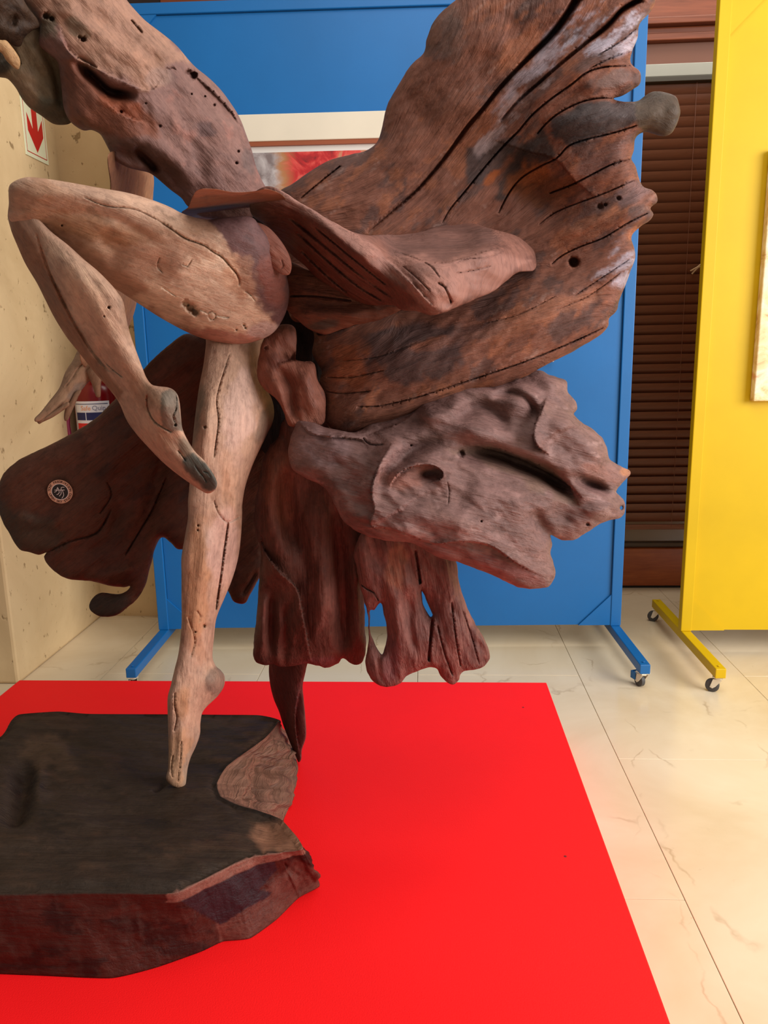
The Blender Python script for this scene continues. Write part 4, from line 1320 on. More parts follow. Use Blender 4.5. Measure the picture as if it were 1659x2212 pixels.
sculpt('root_fold', PUR, [(640, 950, 1.60), (800, 1050, 1.56), (1000, 1000, 1.58), (1150, 850, 1.64), (1340, 1040, 1.62), (1150, 1240, 1.56)], SC, PURP, k=0.7, cap=0.085, wobble=2.5,
       holes=[[(1339, 1094), (1343, 1092), (1346, 1096), (1343, 1102), (1338, 1100)]],
       feats=[('ridge', [(975, 962), (1010, 975), (1060, 978), (1108, 995), (1178, 1025), (1227, 1060), (1252, 1092)], 18, -0.0880), ('fold', [(1255, 1100), (1228, 1048), (1180, 1012), (1110, 980), (1050, 962), (1000, 960)], 40, -0.0192),
              ('fold', [(1180, 855), (1170, 885), (1156, 915), (1152, 940), (1162, 965), (1190, 985)], 70, 0.045), ('fold', [(850, 950), (820, 1000), (802, 1060), (807, 1100), (800, 1135), (840, 1152)], 70, 0.032), ('fold', [(990, 958), (1060, 972), (1120, 990), (1180, 1020), (1230, 1050), (1265, 1085)], 50, 0.034), ('fold', [(640, 905), (668, 935), (720, 945), (780, 950), (800, 975)], 26, 0.018), ('fold', [(783, 945), (835, 925), (880, 905), (905, 880), (925, 870)], 30, -0.016), ('blob', 1275, 1045, 34, 12, 20, -0.0640), ('ridge', [(1190, 900), (1260, 950), (1310, 1010)], 34, 0.0320),
              ('fold', [(840, 1060), (855, 1030), (885, 1010), (930, 1005), (955, 1020), (950, 1035), (915, 1042)], 24, 0.0352), ('blob', 925, 1024, 20, 8, -8, -0.0320), ('ridge', [(800, 1080), (830, 1030), (860, 1000), (900, 970), (960, 950)], 16, -0.0352),
              ('ridge', [(790, 1090), (805, 1040), (820, 1000), (870, 950)], 22, 0.0224), ('ridge', [(690, 950), (760, 985), (800, 1020)], 30, 0.0192), ('ridge', [(640, 1000), (700, 1020), (760, 1100), (800, 1140)], 20, 0.0160),
              ('fold', [(770, 1145), (830, 1140), (880, 1155), (940, 1175), (1000, 1170), (1060, 1180), (1120, 1220), (1180, 1250)], 50, 0.0320), ('ridge', [(800, 1100), (900, 1110), (1000, 1130), (1100, 1150)], 30, 0.0192),
              ('ridge', [(980, 900), (1040, 880), (1080, 900), (1090, 940)], 16, -0.0288), ('ridge', [(900, 900), (960, 890), (1010, 860)], 20, 0.0288), ('blob', 1020, 930, 40, 22, 10, 0.0352), ('blob', 1130, 860, 40, 26, 0, 0.0320), ('blob', 1190, 830, 26, 16, 20, 0.0224), ('ridge', [(1060, 860), (1110, 850), (1150, 880), (1150, 920)], 10, -0.0288),
              ('blob', 1215, 1110, 30, 20, 30, -0.0224), ('ridge', [(1150, 1100), (1170, 1140), (1190, 1160)], 16, -0.0224), ('ridge', [(1000, 1060), (1080, 1080), (1150, 1090)], 30, 0.0160), ('blob', 1300, 1100, 34, 16, -20, 0.0192),
              ('pit', 996, 980, 9, 0.02), ('crack', [(966, 1040), (970, 1060), (968, 1090)], 1.5, 0.004), ('pit', 888, 962, 3, 0.008), ('pit', 1040, 1126, 3, 0.008), ('crack', [(783, 945), (800, 960), (830, 960)], 3, 0.012), ('pit', 1269, 1132, 5, 0.01),
              ('noise', 60, 0.010, 20, 1.8, 65), ('ridged', 46, 0.005, 25, 2.4, 66), ('ridged', 20, 0.0025, 12, 3, 67), ('noise', 14, 0.0025, 20, 2, 68)],
       patches=[('noise', 50, 0.12, 15, 1.8, (142, 106, 100), 0.5), ('noise', 40, 0.18, 15, 2, (94, 66, 60), 0.6), ('blob', 700, 970, 60, 40, 20, (138, 108, 106), 0.7), ('blob', 880, 1030, 60, 26, -20, (152, 100, 86), 0.6), ('poly', [(960, 960), (1060, 965), (1180, 1010), (1250, 1080), (1240, 1100), (1100, 1020)], 14, (104, 80, 66), 0.7),
                ('blob', 1300, 1020, 50, 24, 20, (150, 104, 92), 0.5), ('blob', 1352, 1020, 12, 10, 0, (182, 120, 82), 0.7), ('blob', 1100, 1230, 90, 16, 20, (124, 78, 74), 0.7), ('noise', 24, 0.35, 10, 2, (166, 132, 126), 0.5)],
       grain=15, step=5, seed=61, rough=0.5)

# ---- hanging drapes
DR = [(620, 900), (600, 945), (581, 966), (565, 1004), (557, 1058), (549, 1101), (552, 1145), (564, 1188), (562, 1232), (557, 1286), (554, 1340), (548, 1394), (550, 1427), (571, 1438), (590, 1436), (609, 1441), (641, 1438), (663, 1432), (690, 1438), (706, 1442), (731, 1432), (740, 1422), (766, 1435), (785, 1428), (790, 1380), (788, 1300), (800, 1240), (850, 1200), (840, 1100), (760, 980), (700, 900)]
sculpt('hanging_drape', DR, [(620, 950, 1.70), (600, 1400, 1.76), (800, 1150, 1.74), (800, 1400, 1.76)], SC, DRAPE, k=0.65, cap=0.07, wobble=2.5,
       feats=[('fold', [(672, 1430), (655, 1330), (640, 1270), (600, 1230), (572, 1190), (560, 1140)], 60, 0.0560), ('ridge', [(600, 960), (585, 1080), (600, 1180), (640, 1260)], 26, 0.0352), ('ridge', [(620, 1000), (620, 1100), (640, 1200)], 18, -0.0256),
              ('ridge', [(665, 1030), (690, 1140), (700, 1280), (700, 1420)], 30, 0.0288), ('ridge', [(720, 1100), (740, 1250), (738, 1420)], 16, -0.0320), ('ridge', [(590, 1260), (585, 1420)], 10, -0.0224), ('ridge', [(615, 1300), (622, 1430)], 9, -0.0192), ('ridge', [(570, 1280), (566, 1420)], 9, 0.0192),
              ('ridge', [(765, 1190), (770, 1300), (775, 1420)], 14, 0.0224), ('noise', 50, 0.014, 88, 3, 75), ('ridged', 30, 0.007, 88, 4, 76), ('noise', 12, 0.003, 88, 4, 78)],
       patches=[('blob', 600, 1050, 34, 100, 0, (128, 78, 60), 0.7), ('noise', 40, 0.2, 88, 3, (122, 76, 66), 0.6), ('noise', 30, 0.3, 88, 3, (66, 36, 30), 0.6), ('blob', 700, 1430, 60, 14, 0, (126, 80, 80), 0.6)], grain=88, step=5, seed=71, rough=0.55)
SL = [(766, 1188), (769, 1221), (777, 1264), (785, 1290), (793, 1324), (797, 1367), (793, 1400), (789, 1430), (796, 1454), (809, 1473), (836, 1484), (864, 1476), (880, 1460), (902, 1450), (929, 1442), (945, 1445), (956, 1465), (977, 1479), (991, 1468), (999, 1452), (1032, 1446), (1051, 1432), (1059, 1411), (1048, 1384), (1026, 1346), (1005, 1302), (991, 1253), (983, 1205), (960, 1150), (880, 1120), (800, 1130)]
sculpt('hanging_slab', SL, [(800, 1180, 1.66), (830, 1470, 1.69), (1040, 1420, 1.70), (950, 1180, 1.66)], SC, (126, 82, 74), k=0.8, cap=0.05, wobble=2.5,
       holes=[[(822, 1302), (809, 1319), (800, 1319), (799, 1351), (804, 1378), (815, 1400), (826, 1414), (834, 1389), (837, 1362), (829, 1329)], [(910, 1275), (912, 1302), (922, 1322), (930, 1333), (935, 1328), (924, 1302), (915, 1280)]],
       feats=[('crack', [(897, 1188), (904, 1230), (908, 1262)], 4, 0.03), ('crack', [(777, 1260), (792, 1272), (808, 1280), (818, 1298)], 2.4, 0.012), ('crack', [(935, 1335), (930, 1380), (926, 1430)], 4, 0.025), ('crack', [(975, 1300), (985, 1380), (995, 1440)], 2.4, 0.012), ('crack', [(1000, 1320), (1020, 1380), (1035, 1435)], 2.2, 0.01),
              ('ridge', [(850, 1200), (860, 1320), (880, 1440)], 22, 0.014), ('ridge', [(960, 1200), (975, 1320), (1000, 1420)], 22, 0.012), ('ridge', [(880, 1260), (885, 1350), (900, 1430)], 12, -0.014), ('blob', 880, 1270, 12, 24, 0, 0.012), ('crack', [(945, 1350), (960, 1410), (978, 1460)], 2.6, 0.012),
              ('noise', 40, 0.010, 80, 3, 85), ('noise', 12, 0.004, 80, 5, 88), ('ridged', 22, 0.005, 80, 6, 89)],
       patches=[('blob', 860, 1220, 24, 60, 0, (160, 104, 82), 0.7), ('noise', 30, 0.2, 80, 4, (96, 60, 56), 0.7), ('blob', 840, 1420, 20, 60, 0, (128, 84, 84), 0.6), ('noise', 26, 0.35, 80, 4, (152, 108, 100), 0.5)], grain=80, step=4.5, seed=81, rough=0.7)
KN = [(566, 742), (556, 790), (556, 815), (571, 841), (598, 865), (612, 890), (625, 920), (660, 925), (697, 915), (703, 880), (701, 850), (688, 825), (678, 785), (655, 781), (638, 776), (641, 745), (636, 708), (612, 700), (580, 715)]
sculpt('hip_knot', KN, [(620, 720, 1.64), (640, 880, 1.62)], SC, (130, 78, 62), k=0.7, cap=0.06, wobble=2,
       feats=[('ridge', [(600, 790), (625, 830), (632, 880), (640, 915)], 12, -0.025), ('fold', [(600, 784), (640, 779), (680, 786)], 24, -0.04), ('ridge', [(575, 800), (600, 850), (620, 900)], 14, 0.014), ('ridge', [(655, 800), (670, 850), (690, 900)], 14, 0.012), ('pit', 575, 752, 5, 0.01), ('noise', 36, 0.012, 60, 2, 95), ('noise', 12, 0.003, 60, 2, 96)],
       patches=[('noise', 30, 0.2, 60, 2, (100, 58, 48), 0.7)], grain=65, step=5, seed=91, rough=0.5)

# ---- sash and belt in front
SASH = [(540, 440), (548, 418), (570, 404), (591, 404), (616, 416), (643, 434), (670, 450), (698, 467), (752, 496), (790, 507), (844, 507), (904, 502), (947, 488), (1001, 482), (1034, 486), (1067, 496), (1115, 510), (1148, 534), (1160, 559), (1153, 585), (1121, 588), (1099, 603), (1067, 629), (1023, 648), (991, 662), (953, 677), (926, 681), (904, 673), (866, 669), (850, 660), (817, 660), (763, 657), (725, 646), (692, 619), (665, 581), (627, 548), (600, 521), (570, 485), (545, 465)]
sculpt('sash', SASH, [(560, 430, 1.50), (620, 425, 1.49), (700, 475, 1.47), (800, 540, 1.44), (930, 672, 1.40), (620, 530, 1.60), (720, 635, 1.62), (820, 655, 1.54), (850, 512, 1.62), (1000, 490, 1.67), (890, 560, 1.47), (980, 575, 1.46), (1060, 545, 1.51), (1150, 560, 1.62), (1040, 640, 1.47)], SC, (124, 82, 70), k=0.45, cap=0.035, wobble=1.5,
       feats=[('fold', [(950, 675), (915, 640), (880, 600), (820, 545), (770, 510), (720, 480), (650, 440)], 45, 0.020), ('ridge', [(640, 445), (720, 505), (800, 575), (880, 635), (930, 670)], 12, 0.012), ('ridge', [(630, 480), (700, 545), (780, 610), (860, 655)], 8, -0.012), ('ridge', [(640, 520), (700, 580), (760, 635)], 8, -0.010), ('ridge', [(660, 500), (760, 575), (850, 640)], 8, 0.008), ('ridge', [(620, 460), (720, 540), (800, 610)], 6, -0.010),
              ('fold', [(1115, 525), (1050, 543), (960, 567), (900, 561), (850, 545), (785, 513)], 45, 0.030), ('crack', [(625, 470), (700, 530), (780, 595), (850, 645)], 4, 0.016), ('crack', [(640, 500), (700, 556), (770, 615), (830, 652)], 3.5, 0.014), ('crack', [(650, 540), (700, 590), (750, 632)], 3.5, 0.014), ('crack', [(680, 490), (760, 556), (840, 620)], 3, 0.012), ('crack', [(975, 655), (970, 640), (960, 620), (945, 610)], 3, 0.012), ('crack', [(860, 545), (900, 560), (930, 575), (950, 600)], 2, 0.006), ('crack', [(1090, 540), (1060, 555), (1010, 560), (980, 570)], 1.8, 0.006), ('crack', [(1060, 575), (1020, 585), (985, 590)], 1.8, 0.006), ('crack', [(870, 575), (900, 600), (930, 630)], 2, 0.006),
              ('ridge', [(880, 560), (960, 570), (1060, 540), (1130, 550)], 22, 0.014), ('ridge', [(860, 530), (940, 535), (1040, 510)], 22, -0.014), ('blob', 965, 655, 16, 12, 0, -0.012), ('noise', 40, 0.008, 30, 2, 105), ('noise', 12, 0.003, 25, 3, 106)],
       patches=[('poly', [(560, 440), (640, 450), (720, 500), (800, 570), (900, 660), (850, 680), (700, 660), (600, 540)], 12, (104, 56, 44), 0.95), ('poly', [(800, 505), (950, 485), (1060, 490), (1080, 520), (1000, 555), (900, 560), (850, 545)], 12, (108, 74, 66), 0.85), ('poly', [(850, 545), (960, 560), (1060, 540), (1150, 560), (1060, 630), (960, 680), (930, 670), (900, 610)], 12, (146, 102, 90), 0.85), ('poly', [(600, 402), (700, 460), (800, 520), (930, 650), (940, 680), (910, 655), (800, 555), (690, 475), (610, 425)], 5, (150, 106, 94), 0.8), ('noise', 26, 0.2, 30, 3, (94, 60, 52), 0.6)],  # underside darkened and rim lightened: shading painted into the wood tone
       guides=[([(600, 410), (700, 465), (800, 520), (930, 660)], 0), ([(600, 521), (692, 610), (820, 650)], 110), ([(850, 510), (950, 490), (1060, 495)], -80), ([(900, 560), (1000, 560), (1140, 550)], -20)], grain=30, step=5, seed=101, rough=0.5)
BELT = [(392, 459), (407, 447), (416, 424), (430, 409), (464, 408), (506, 415), (549, 413), (575, 408), (605, 418), (620, 436), (616, 456), (600, 460), (575, 455), (544, 466), (506, 473), (468, 478), (430, 474), (408, 468)]
sculpt('belt_fold', BELT, [(400, 455, 1.47), (500, 440, 1.43), (600, 430, 1.455)], SC, (122, 78, 52), k=0.5, cap=0.03,
       feats=[('fold', [(420, 416), (464, 413), (506, 420), (549, 418), (590, 412)], 8, 0.008), ('crack', [(545, 460), (560, 452), (590, 452), (610, 448)], 2.5, 0.006), ('noise', 26, 0.005, 5, 2, 107), ('blob', 500, 445, 70, 16, 4, -0.008)],
       patches=[('poly', [(400, 404), (620, 400), (620, 418), (549, 420), (506, 424), (464, 418), (420, 424)], 4, (158, 104, 82), 0.8), ('noise', 26, 0.3, 5, 2, (96, 58, 40), 0.5)], grain=4, step=4.5, seed=103, rough=0.35)  # pale poly paints a bright highlight along the top lip
sculpt('hip_fold', [(515, 500), (540, 480), (575, 488), (603, 515), (622, 545), (630, 570), (627, 590), (618, 595), (604, 590), (580, 572), (550, 548), (525, 525)], [(540, 500, 1.475), (620, 590, 1.47)], SC, (136, 84, 70), k=0.5, cap=0.025,
       feats=[('noise', 26, 0.006, 40, 2, 108), ('crack', [(608, 560), (612, 575), (606, 582)], 2, 0.005)], patches=[('blob', 540, 510, 30, 20, 30, (84, 60, 52), 0.8)], grain=40, step=4.5, seed=104, rough=0.4)
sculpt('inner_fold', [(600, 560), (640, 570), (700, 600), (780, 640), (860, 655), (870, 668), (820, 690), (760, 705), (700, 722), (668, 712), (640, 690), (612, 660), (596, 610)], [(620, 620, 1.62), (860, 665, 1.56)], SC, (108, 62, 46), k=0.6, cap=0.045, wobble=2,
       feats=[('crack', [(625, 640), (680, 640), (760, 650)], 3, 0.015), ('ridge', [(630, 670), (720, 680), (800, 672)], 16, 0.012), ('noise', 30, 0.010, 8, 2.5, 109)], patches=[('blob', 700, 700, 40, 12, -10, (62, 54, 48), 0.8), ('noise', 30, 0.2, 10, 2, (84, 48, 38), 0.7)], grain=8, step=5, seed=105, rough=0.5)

sculpt('void_backing', [(530, 472), (556, 432), (620, 440), (680, 460), (780, 600), (790, 680), (730, 790), (730, 900), (700, 1010), (620, 1010), (560, 960), (556, 850), (575, 760), (560, 620)], [(640, 560, 1.84), (640, 900, 1.84)], SC, (44, 28, 24), k=0.4, cap=0.05,  # dark backing added to stand for the black void behind the hip
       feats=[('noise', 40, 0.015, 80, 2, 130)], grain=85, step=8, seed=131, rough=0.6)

# ---- left lobe of the skirt
LB = [(460, 720), (430, 722), (397, 722), (359, 750), (312, 795), (270, 838), (245, 866), (203, 906), (160, 933), (105, 963), (55, 986), (25, 1005), (4, 1030), (-4, 1060), (-3, 1100), (8, 1132), (25, 1161), (42, 1186), (63, 1193), (84, 1198), (100, 1194),
      (95, 1202), (102, 1218), (122, 1237), (152, 1252), (198, 1256), (236, 1265), (268, 1268), (281, 1266), (274, 1277), (253, 1284), (219, 1281), (200, 1292), (192, 1309), (198, 1322), (219, 1332), (249, 1330), (274, 1313), (295, 1296), (312, 1271), (323, 1233), (333, 1191), (348, 1162),
      (367, 1170), (382, 1186), (400, 1188), (440, 1205), (475, 1240), (494, 1279), (506, 1300), (527, 1303), (540, 1285), (553, 1262), (565, 1237), (575, 1180), (600, 1000), (600, 800), (560, 720)]
sculpt('skirt_lobe', LB, [(430, 740, 1.80), (250, 900, 1.82), (30, 1060, 1.78), (150, 1230, 1.80), (230, 1310, 1.78), (360, 1100, 1.86), (500, 1250, 1.88), (560, 900, 1.88)], SC, LOBE, k=0.55, cap=0.055, wobble=1.5,
       feats=[('crack', [(100, 1194), (150, 1170), (210, 1150), (240, 1100)], 3, 0.016), ('crack', [(360, 1030), (330, 1100), (300, 1150), (270, 1200)], 2.6, 0.016), ('ridge', [(390, 820), (360, 950), (330, 1080), (300, 1200), (310, 1260)], 22, -0.024), ('ridge', [(330, 880), (250, 1000), (180, 1100), (120, 1170)], 40, 0.014), ('crack', [(230, 1040), (240, 1070), (215, 1110)], 2, 0.01),
              ('ridge', [(300, 1210), (260, 1240), (180, 1245)], 14, 0.014), ('ridge', [(20, 1110), (80, 1130), (150, 1120)], 14, 0.008), ('ridge', [(260, 1080), (240, 1160), (180, 1200)], 12, -0.010), ('fold', [(330, 1210), (318, 1260), (280, 1300)], 20, -0.016), ('ridge', [(520, 1290), (545, 1250), (556, 1230)], 4, -0.014), ('ridge', [(440, 800), (430, 1000), (430, 1180)], 30, -0.03), ('noise', 70, 0.014, -40, 2, 115), ('noise', 16, 0.003, -40, 3, 118)],
       patches=[('poly', [(-10, 1080), (60, 1120), (110, 1135), (150, 1160), (100, 1200), (30, 1200), (-20, 1130)], 18, (66, 50, 38), 0.8), ('blob', 230, 1310, 60, 26, 0, (62, 50, 40), 0.8), ('blob', 200, 1200, 100, 40, 0, (94, 48, 34), 0.6), ('noise', 46, 0.2, -40, 2, (60, 32, 24), 0.6), ('noise', 40, 0.32, -40, 2, (104, 58, 44), 0.5)], grain=-38, step=5.5, seed=111, rough=0.45)

# ---- trailing root under the drape
sculpt('trailing_root', [(590, 1380), (581, 1437), (583, 1475), (591, 1509), (603, 1538), (612, 1567), (627, 1606), (639, 1634), (645, 1647), (651, 1639), (652, 1620), (661, 1591), (660, 1553), (656, 1509), (654, 1480), (661, 1446), (670, 1380)],
       [(620, 1400, 1.80), (640, 1540, 1.86), (645, 1645, 1.915)], SC, (84, 48, 40), k=0.8, feats=[('fold', [(653, 1470), (640, 1520), (638, 1570), (648, 1640)], 20, -0.02), ('noise', 24, 0.006, 80, 3, 120)],
       patches=[('poly', [(642, 1480), (665, 1440), (668, 1600), (650, 1650), (640, 1560)], 4, (112, 68, 64), 0.8)], grain=80, step=4.5, seed=121, rough=0.5)


# ---- base block
def base_block():
    zt, zb = 0.36, 0.2005
    T = [((0, 1592), None), ((24, 1557), None), ((43, 1543), None), ((125, 1537), None), ((193, 1542), None), ((366, 1543), None), ((482, 1544), None), ((560, 1545), None), ((602, 1556), (618, 1588)),
         ((575, 1592), (634, 1612)), ((530, 1625), (641, 1645)), ((490, 1655), (640, 1680)), ((468, 1692), (634, 1715)), ((476, 1720), (624, 1745)), ((510, 1738), (613, 1772)), ((560, 1752), (618, 1810)), ((607, 1770), (640, 1872)), ((641, 1808), (682, 1893)), ((654, 1834), (690, 1915)),
         ((603, 1842), (645, 1940)), ((545, 1851), (598, 1986)), ((497, 1871), (540, 2027)), ((440, 1900), (482, 2034)), ((376, 1929), (434, 2056)), ((260, 1928), (338, 2090)), ((145, 1929), (241, 2113)), ((0, 1931), (96, 2108)), ((-160, 1936), (-120, 2098)),
         ((-330, 1930), (-340, 2070)), ((-380, 1800), None), ((-260, 1690), None), ((-110, 1630), None)]
    top = at_z([t[0] for t in T], [zt] * len(T))
    bot = []
    cen = top.mean(0)
    for t, p in zip(T, top):
        if t[1] is None:
            d = (p - cen)
            d[2] = 0
            d /= np.linalg.norm(d)
            q = p + d * 0.015
            bot.append((q[0], q[1], zb))
        else:
            bot.append(at_z([t[1]], [zb])[0])
    bot = np.array(bot)
    # dense corresponding rings
    m = 20
    n = len(T)

    def dense(A):
        out = []
        for i in range(n):
            a, b, c, d = A[i - 1], A[i], A[(i + 1) % n], A[(i + 2) % n]
            for j in range(m):
                t = j / m
                h1, h2, h3, h4 = 2*t**3-3*t**2+1, t**3-2*t**2+t, -2*t**3+3*t**2, t**3-t**2
                out.append(h1 * b + h2 * (c - a) * 0.28 + h3 * c + h4 * (d - b) * 0.28)
        return np.array(out)
    Dt, Db = dense(top), dense(bot)
    N = len(Dt)
    V, F = [], []
    NR = 40
    per = np.arange(N)
    for r in range(NR + 1):
        s = r / NR
        A = Dt * (1 - s) + Db * s
        nz = fbm(per * 1.0, np.full(N, r * 0.9), 12, 4, 5) * 0.016 + fbm(per * 1.0, np.full(N, r * 0.2), 5, 3, 8) * 0.007
        B = np.roll(A, -1, 0) - np.roll(A, 1, 0)
        nr = np.stack([-B[:, 1], B[:, 0], np.zeros(N)], 1)
        nr /= np.maximum(np.linalg.norm(nr, axis=1), 1e-6)[:, None]
        bk = np.clip(np.minimum(per - 8.3 * m, 13.6 * m - per) / (0.9 * m), 0, 1)
        nz = nz + bk * (0.030 * fbm(per * 0.16, np.full(N, r * 1.0), 9, 3, 21) + 0.016 * fbm(per * 0.25, np.full(N, r * 1.0), 3.5, 2, 23))
        fr = ((per >= 19 * m) & (per <= 28 * m)).astype(float)
        nz = nz * (1 - 0.72 * fr)
        A = A + nr * (nz * math.sin(math.pi * min(1, s * 1.0)) ** 0.5)[:, None] if 0 < r < NR else A
        V.append(A)
    V = np.vstack(V)
    for r in range(NR):
        for i in range(N):
            j = (i + 1) % N
            F.append((r * N + i, r * N + j, (r + 1) * N + j, (r + 1) * N + i))
    F.append(tuple(NR * N + i for i in range(N)))
    # top surface
    P2 = Dt[:, :2]
    lo, hi = P2.min(0), P2.max(0)
    st = 0.008
    gx, gy = np.meshgrid(np.arange(lo[0], hi[0], st), np.arange(lo[1], hi[1], st))
    G = np.stack([gx.ravel(), gy.ravel()], 1)
    G = G[inside(G, [P2])]
    G = G[poly_dist(G, P2, True)[0] > st * 0.7]
    pts = np.vstack([P2, G])
    vo, eo, fo, ov, oe, of = delaunay_2d_cdt([Vector(p) for p in pts], [(i, (i + 1) % N) for i in range(N)], [], 0, 1e-5, True)
    xy = np.array([v[:] for v in vo])
    tri = np.array([f for f in fo if len(f) == 3])
    tri = tri[inside(xy[tri].mean(1), [P2])]
    src = np.array([min(q) if q else -1 for q in ov])
    ed = poly_dist(xy, P2, True)[0]
    x, y = xy[:, 0], xy[:, 1]
    dz = 0.016 * fbm(x / 2.5, y, 0.12, 4, 3) + 0.008 * fbm(x / 3, y, 0.035, 3, 6)
    P3 = np.stack([x, y, np.full(len(x), zt)], 1)
    v = P3 - CC
    w = v @ CF
    px = np.stack([CX + FPX * (v @ CR) / w, CY - FPX * (v @ CU) / w], 1)
    dz += displacement(px, [('ridge', [(60, 1620), (40, 1720), (20, 1800)], 24, -0.03), ('ridge', [(90, 1640), (80, 1720), (110, 1700)], 14, 0.012), ('blob', 130, 1625, 40, 14, 10, 0.012), ('ridge', [(360, 1686), (330, 1710)], 4, -0.012), ('blob', 590, 1800, 40, 26, 0, -0.012), ('ridge', [(490, 1745), (540, 1765), (600, 1785)], 10, -0.008)])
    e = np.clip(ed / 0.02, 0, 1)
    z = zt + dz * e - 0.010 * (1 - np.clip(ed / 0.025, 0, 1)) ** 2 * (ed > 1e-5)
    off = len(V)
    idx = np.where((src >= 0) & (src < N), src, -1)
    newid = np.full(len(xy), -1)
    extra = []
    for i in range(len(xy)):
        if idx[i] >= 0:
            newid[i] = idx[i]
        else:
            newid[i] = off + len(extra)
            extra.append((x[i], y[i], z[i]))
    V = np.vstack([V, np.array(extra)])
    T3 = newid[tri]
    a, b, c = V[T3[:, 0]], V[T3[:, 1]], V[T3[:, 2]]
    cr = (b[:, 0] - a[:, 0]) * (c[:, 1] - a[:, 1]) - (b[:, 1] - a[:, 1]) * (c[:, 0] - a[:, 0])
    T3 = np.where((cr < 0)[:, None], T3[:, ::-1], T3)
    F += [tuple(t) for t in T3]
    o = mesh_obj('base_block', V, F, MAT['driftwood'], SC, True)
    bm = bmesh.new()
    bm.from_mesh(o.data)
    bmesh.ops.recalc_face_normals(bm, faces=bm.faces)
    bm.to_mesh(o.data)
    bm.free()
    me = o.data
    v = V - CC
    w = v @ CF
    px = np.stack([CX + FPX * (v @ CR) / w, CY - FPX * (v @ CU) / w], 1)
    side = np.arange(len(V)) < off
    ringt = np.zeros(len(V))
    ringt[:off] = np.repeat(np.arange(NR + 1) / NR, N)
    ct = colours(px, (54, 40, 30), [('noise', 40, 0.15, 8, 4, (74, 52, 38), 0.6), ('noise', 30, 0.3, 8, 4, (36, 27, 21), 0.7), ('blob', 300, 1900, 300, 40, 0, (46, 36, 29), 0.5), ('blob', 100, 1630, 60, 40, 0, (96, 72, 54), 0.5), ('blob', 620, 1820, 60, 50, 20, (140, 96, 72), 0.85)], 5)
    cs = colours(px, (66, 27, 18), [('noise', 50, 0.15, 0, 3, (40, 16, 11), 0.85), ('poly', [(450, 1560), (660, 1560), (670, 1760), (600, 1775), (460, 1730)], 8, (118, 84, 68), 1.0), ('noise', 12, 0.2, 80, 5, (70, 48, 40), 0.4),
                                   ('poly', [(470, 1985), (540, 1950), (600, 1900), (640, 1860), (720, 1880), (700, 1960), (560, 2060), (480, 2040)], 8, (92, 52, 42), 1.0),
                                   ('poly', [(392, 1948), (440, 1910), (500, 1872), (535, 1858), (590, 1850), (600, 1880), (560, 1920), (590, 1930), (500, 1985), (478, 2000)], 2.5, (44, 24, 28), 1.0),
                                   ('ring', 0, 0, (0, 0, 0), 0)] [:-1], 6)
    col = np.where(side[:, None] & (ringt > 0.02)[:, None], cs, ct)
    edge = side & (ringt <= 0.13) & (px[:, 1] > 1835) & (px[:, 0] > 360)
    col[edge] = lin((124, 80, 66))
    at = me.color_attributes.new('Col', 'FLOAT_COLOR', 'POINT')
    at.data.foreach_set('color', np.hstack([col, np.ones((len(col), 1))]).astype(np.float32).ravel())
    g = np.stack([V[:, 0], V[:, 1], V[:, 2]], 1)
    bark = inside(px, [np.array([(455, 1560), (660, 1560), (670, 1760), (600, 1775), (460, 1730)], float)]) & side
    ids = np.arange(len(V)) % N
    g[bark] = np.stack([ids[bark] * 0.0016, ringt[bark] * 0.16, ids[bark] * 0.0], 1)
    at = me.attributes.new('grain', 'FLOAT_VECTOR', 'POINT')
    at.data.foreach_set('vector', g.astype(np.float32).ravel())
    at = me.attributes.new('rough', 'FLOAT', 'POINT')
    at.data.foreach_set('value', np.where(bark, 1.0, 0.45).astype(np.float32))
    return o


base_block()

# ---- round maker's badge on the lobe
bx, by = 130, 1062
yb = min(front_at('skirt_lobe', bx + a, by + b) for a in (-26, 0, 26) for b in (-26, 0, 26)) - 0.002
bc = pt(bx, by, yb)
lobe = bpy.data.objects['skirt_lobe']
kpx = 1.0 / FPX * (yb / rays([(bx, by)])[0][1])
bu = np.array([1.0, 0.12, -0.02])
bu /= np.linalg.norm(bu)
bw = np.array([0.0, -0.10, 1.0])
bw -= bu * (bw @ bu)
bw /= np.linalg.norm(bw)
bn = np.cross(bu, bw)
if bn[1] > 0:
    bn = -bn


def on_badge(a, b, lift=0.0):
    return bc + bu * a * kpx + bw * b * kpx + bn * (lift)


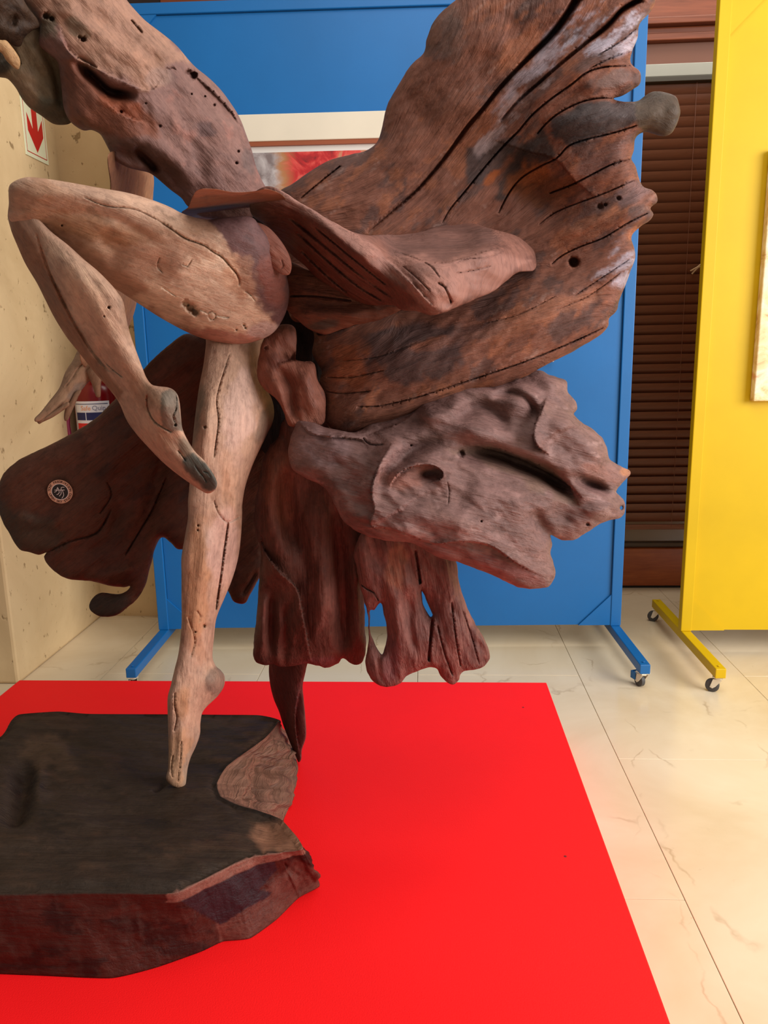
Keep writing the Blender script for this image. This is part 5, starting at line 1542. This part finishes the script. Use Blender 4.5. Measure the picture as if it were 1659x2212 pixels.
def disc(mb, r0, r1, lift, n=40, thick=0.001):
    v, f = [], []
    for k in range(n):
        t = 2 * math.pi * k / n
        c_, s_ = math.cos(t), math.sin(t)
        v += [on_badge(r0 * c_, r0 * s_, lift), on_badge(r1 * c_, r1 * s_, lift), on_badge(r1 * c_, r1 * s_, lift - thick)]
    for k in range(n):
        a, b = 3 * k, 3 * ((k + 1) % n)
        f += [(a, a + 1, b + 1, b), (a + 1, a + 2, b + 2, b + 1)]
    mb.add(v, f)
    if r0 == 0:
        pass
    return mb


bdg = disc(MB(), 0.01, 17.6, 0.0008).build('badge', MAT['badge_dark'], lobe)
disc(MB(), 17.2, 26.5, 0.0009).build('badge_ring', MAT['badge_tan'], lobe)
disc(MB(), 17.0, 18.2, 0.0012, thick=0.0003).build('badge_rim', MAT['badge_line'], lobe)
m = MB()
for txt, a0, a1, flip in (('TONY FREDRIKSSON', 172, 8, False), ('OPEN SKY STUDIO', 196, 344, True)):
    for i, ch in enumerate(txt):
        if ch == ' ':
            continue
        a = math.radians(a0 + (a1 - a0) * i / (len(txt) - 1))
        rr = 22.3
        v, f = text_mesh(ch, 7.2, 0.12)
        up = (math.cos(a), math.sin(a)) if not flip else (-math.cos(a), -math.sin(a))
        rt = (up[1], -up[0])
        m.add([on_badge(rr * math.cos(a) + p[0] * rt[0] + p[1] * up[0], rr * math.sin(a) + p[0] * rt[1] + p[1] * up[1], 0.0013) for p in v], f)
m.build('badge_lettering', MAT['badge_text'], lobe)
m = MB()
for st_, w_ in (([(-11, 4), (10, 4)], 0.65), ([(-6, 5), (-4, 10), (-2, 5)], 0.6), ([(3, 4), (4, 9.5), (10.5, 10)], 0.6), ([(-5, 4), (-8, 1), (-12, -1)], 0.55), ([(-2, 4), (-2, -2), (-5, -5.5), (-8, -6.5)], 0.6), ([(2, 4), (2, -4), (-1, -8), (-3, -10)], 0.6), ([(5, 4), (7, -4), (6.5, -9), (2, -15)], 0.6)):
    L_ = spline(st_, 1.5, False) if len(st_) > 2 and st_[1] != (-4, 10) else np.array(st_, float)
    for a, b in zip(L_[:-1], L_[1:]):
        d = b - a
        d /= max(np.linalg.norm(d), 1e-6)
        nn = np.array([-d[1], d[0]]) * w_
        m.add([on_badge(*(a + nn), 0.0014), on_badge(*(a - nn), 0.0014), on_badge(*(b - nn), 0.0014), on_badge(*(b + nn), 0.0014)], [(0, 1, 2, 3)])
m.build('badge_emblem', MAT['badge_line'], lobe)
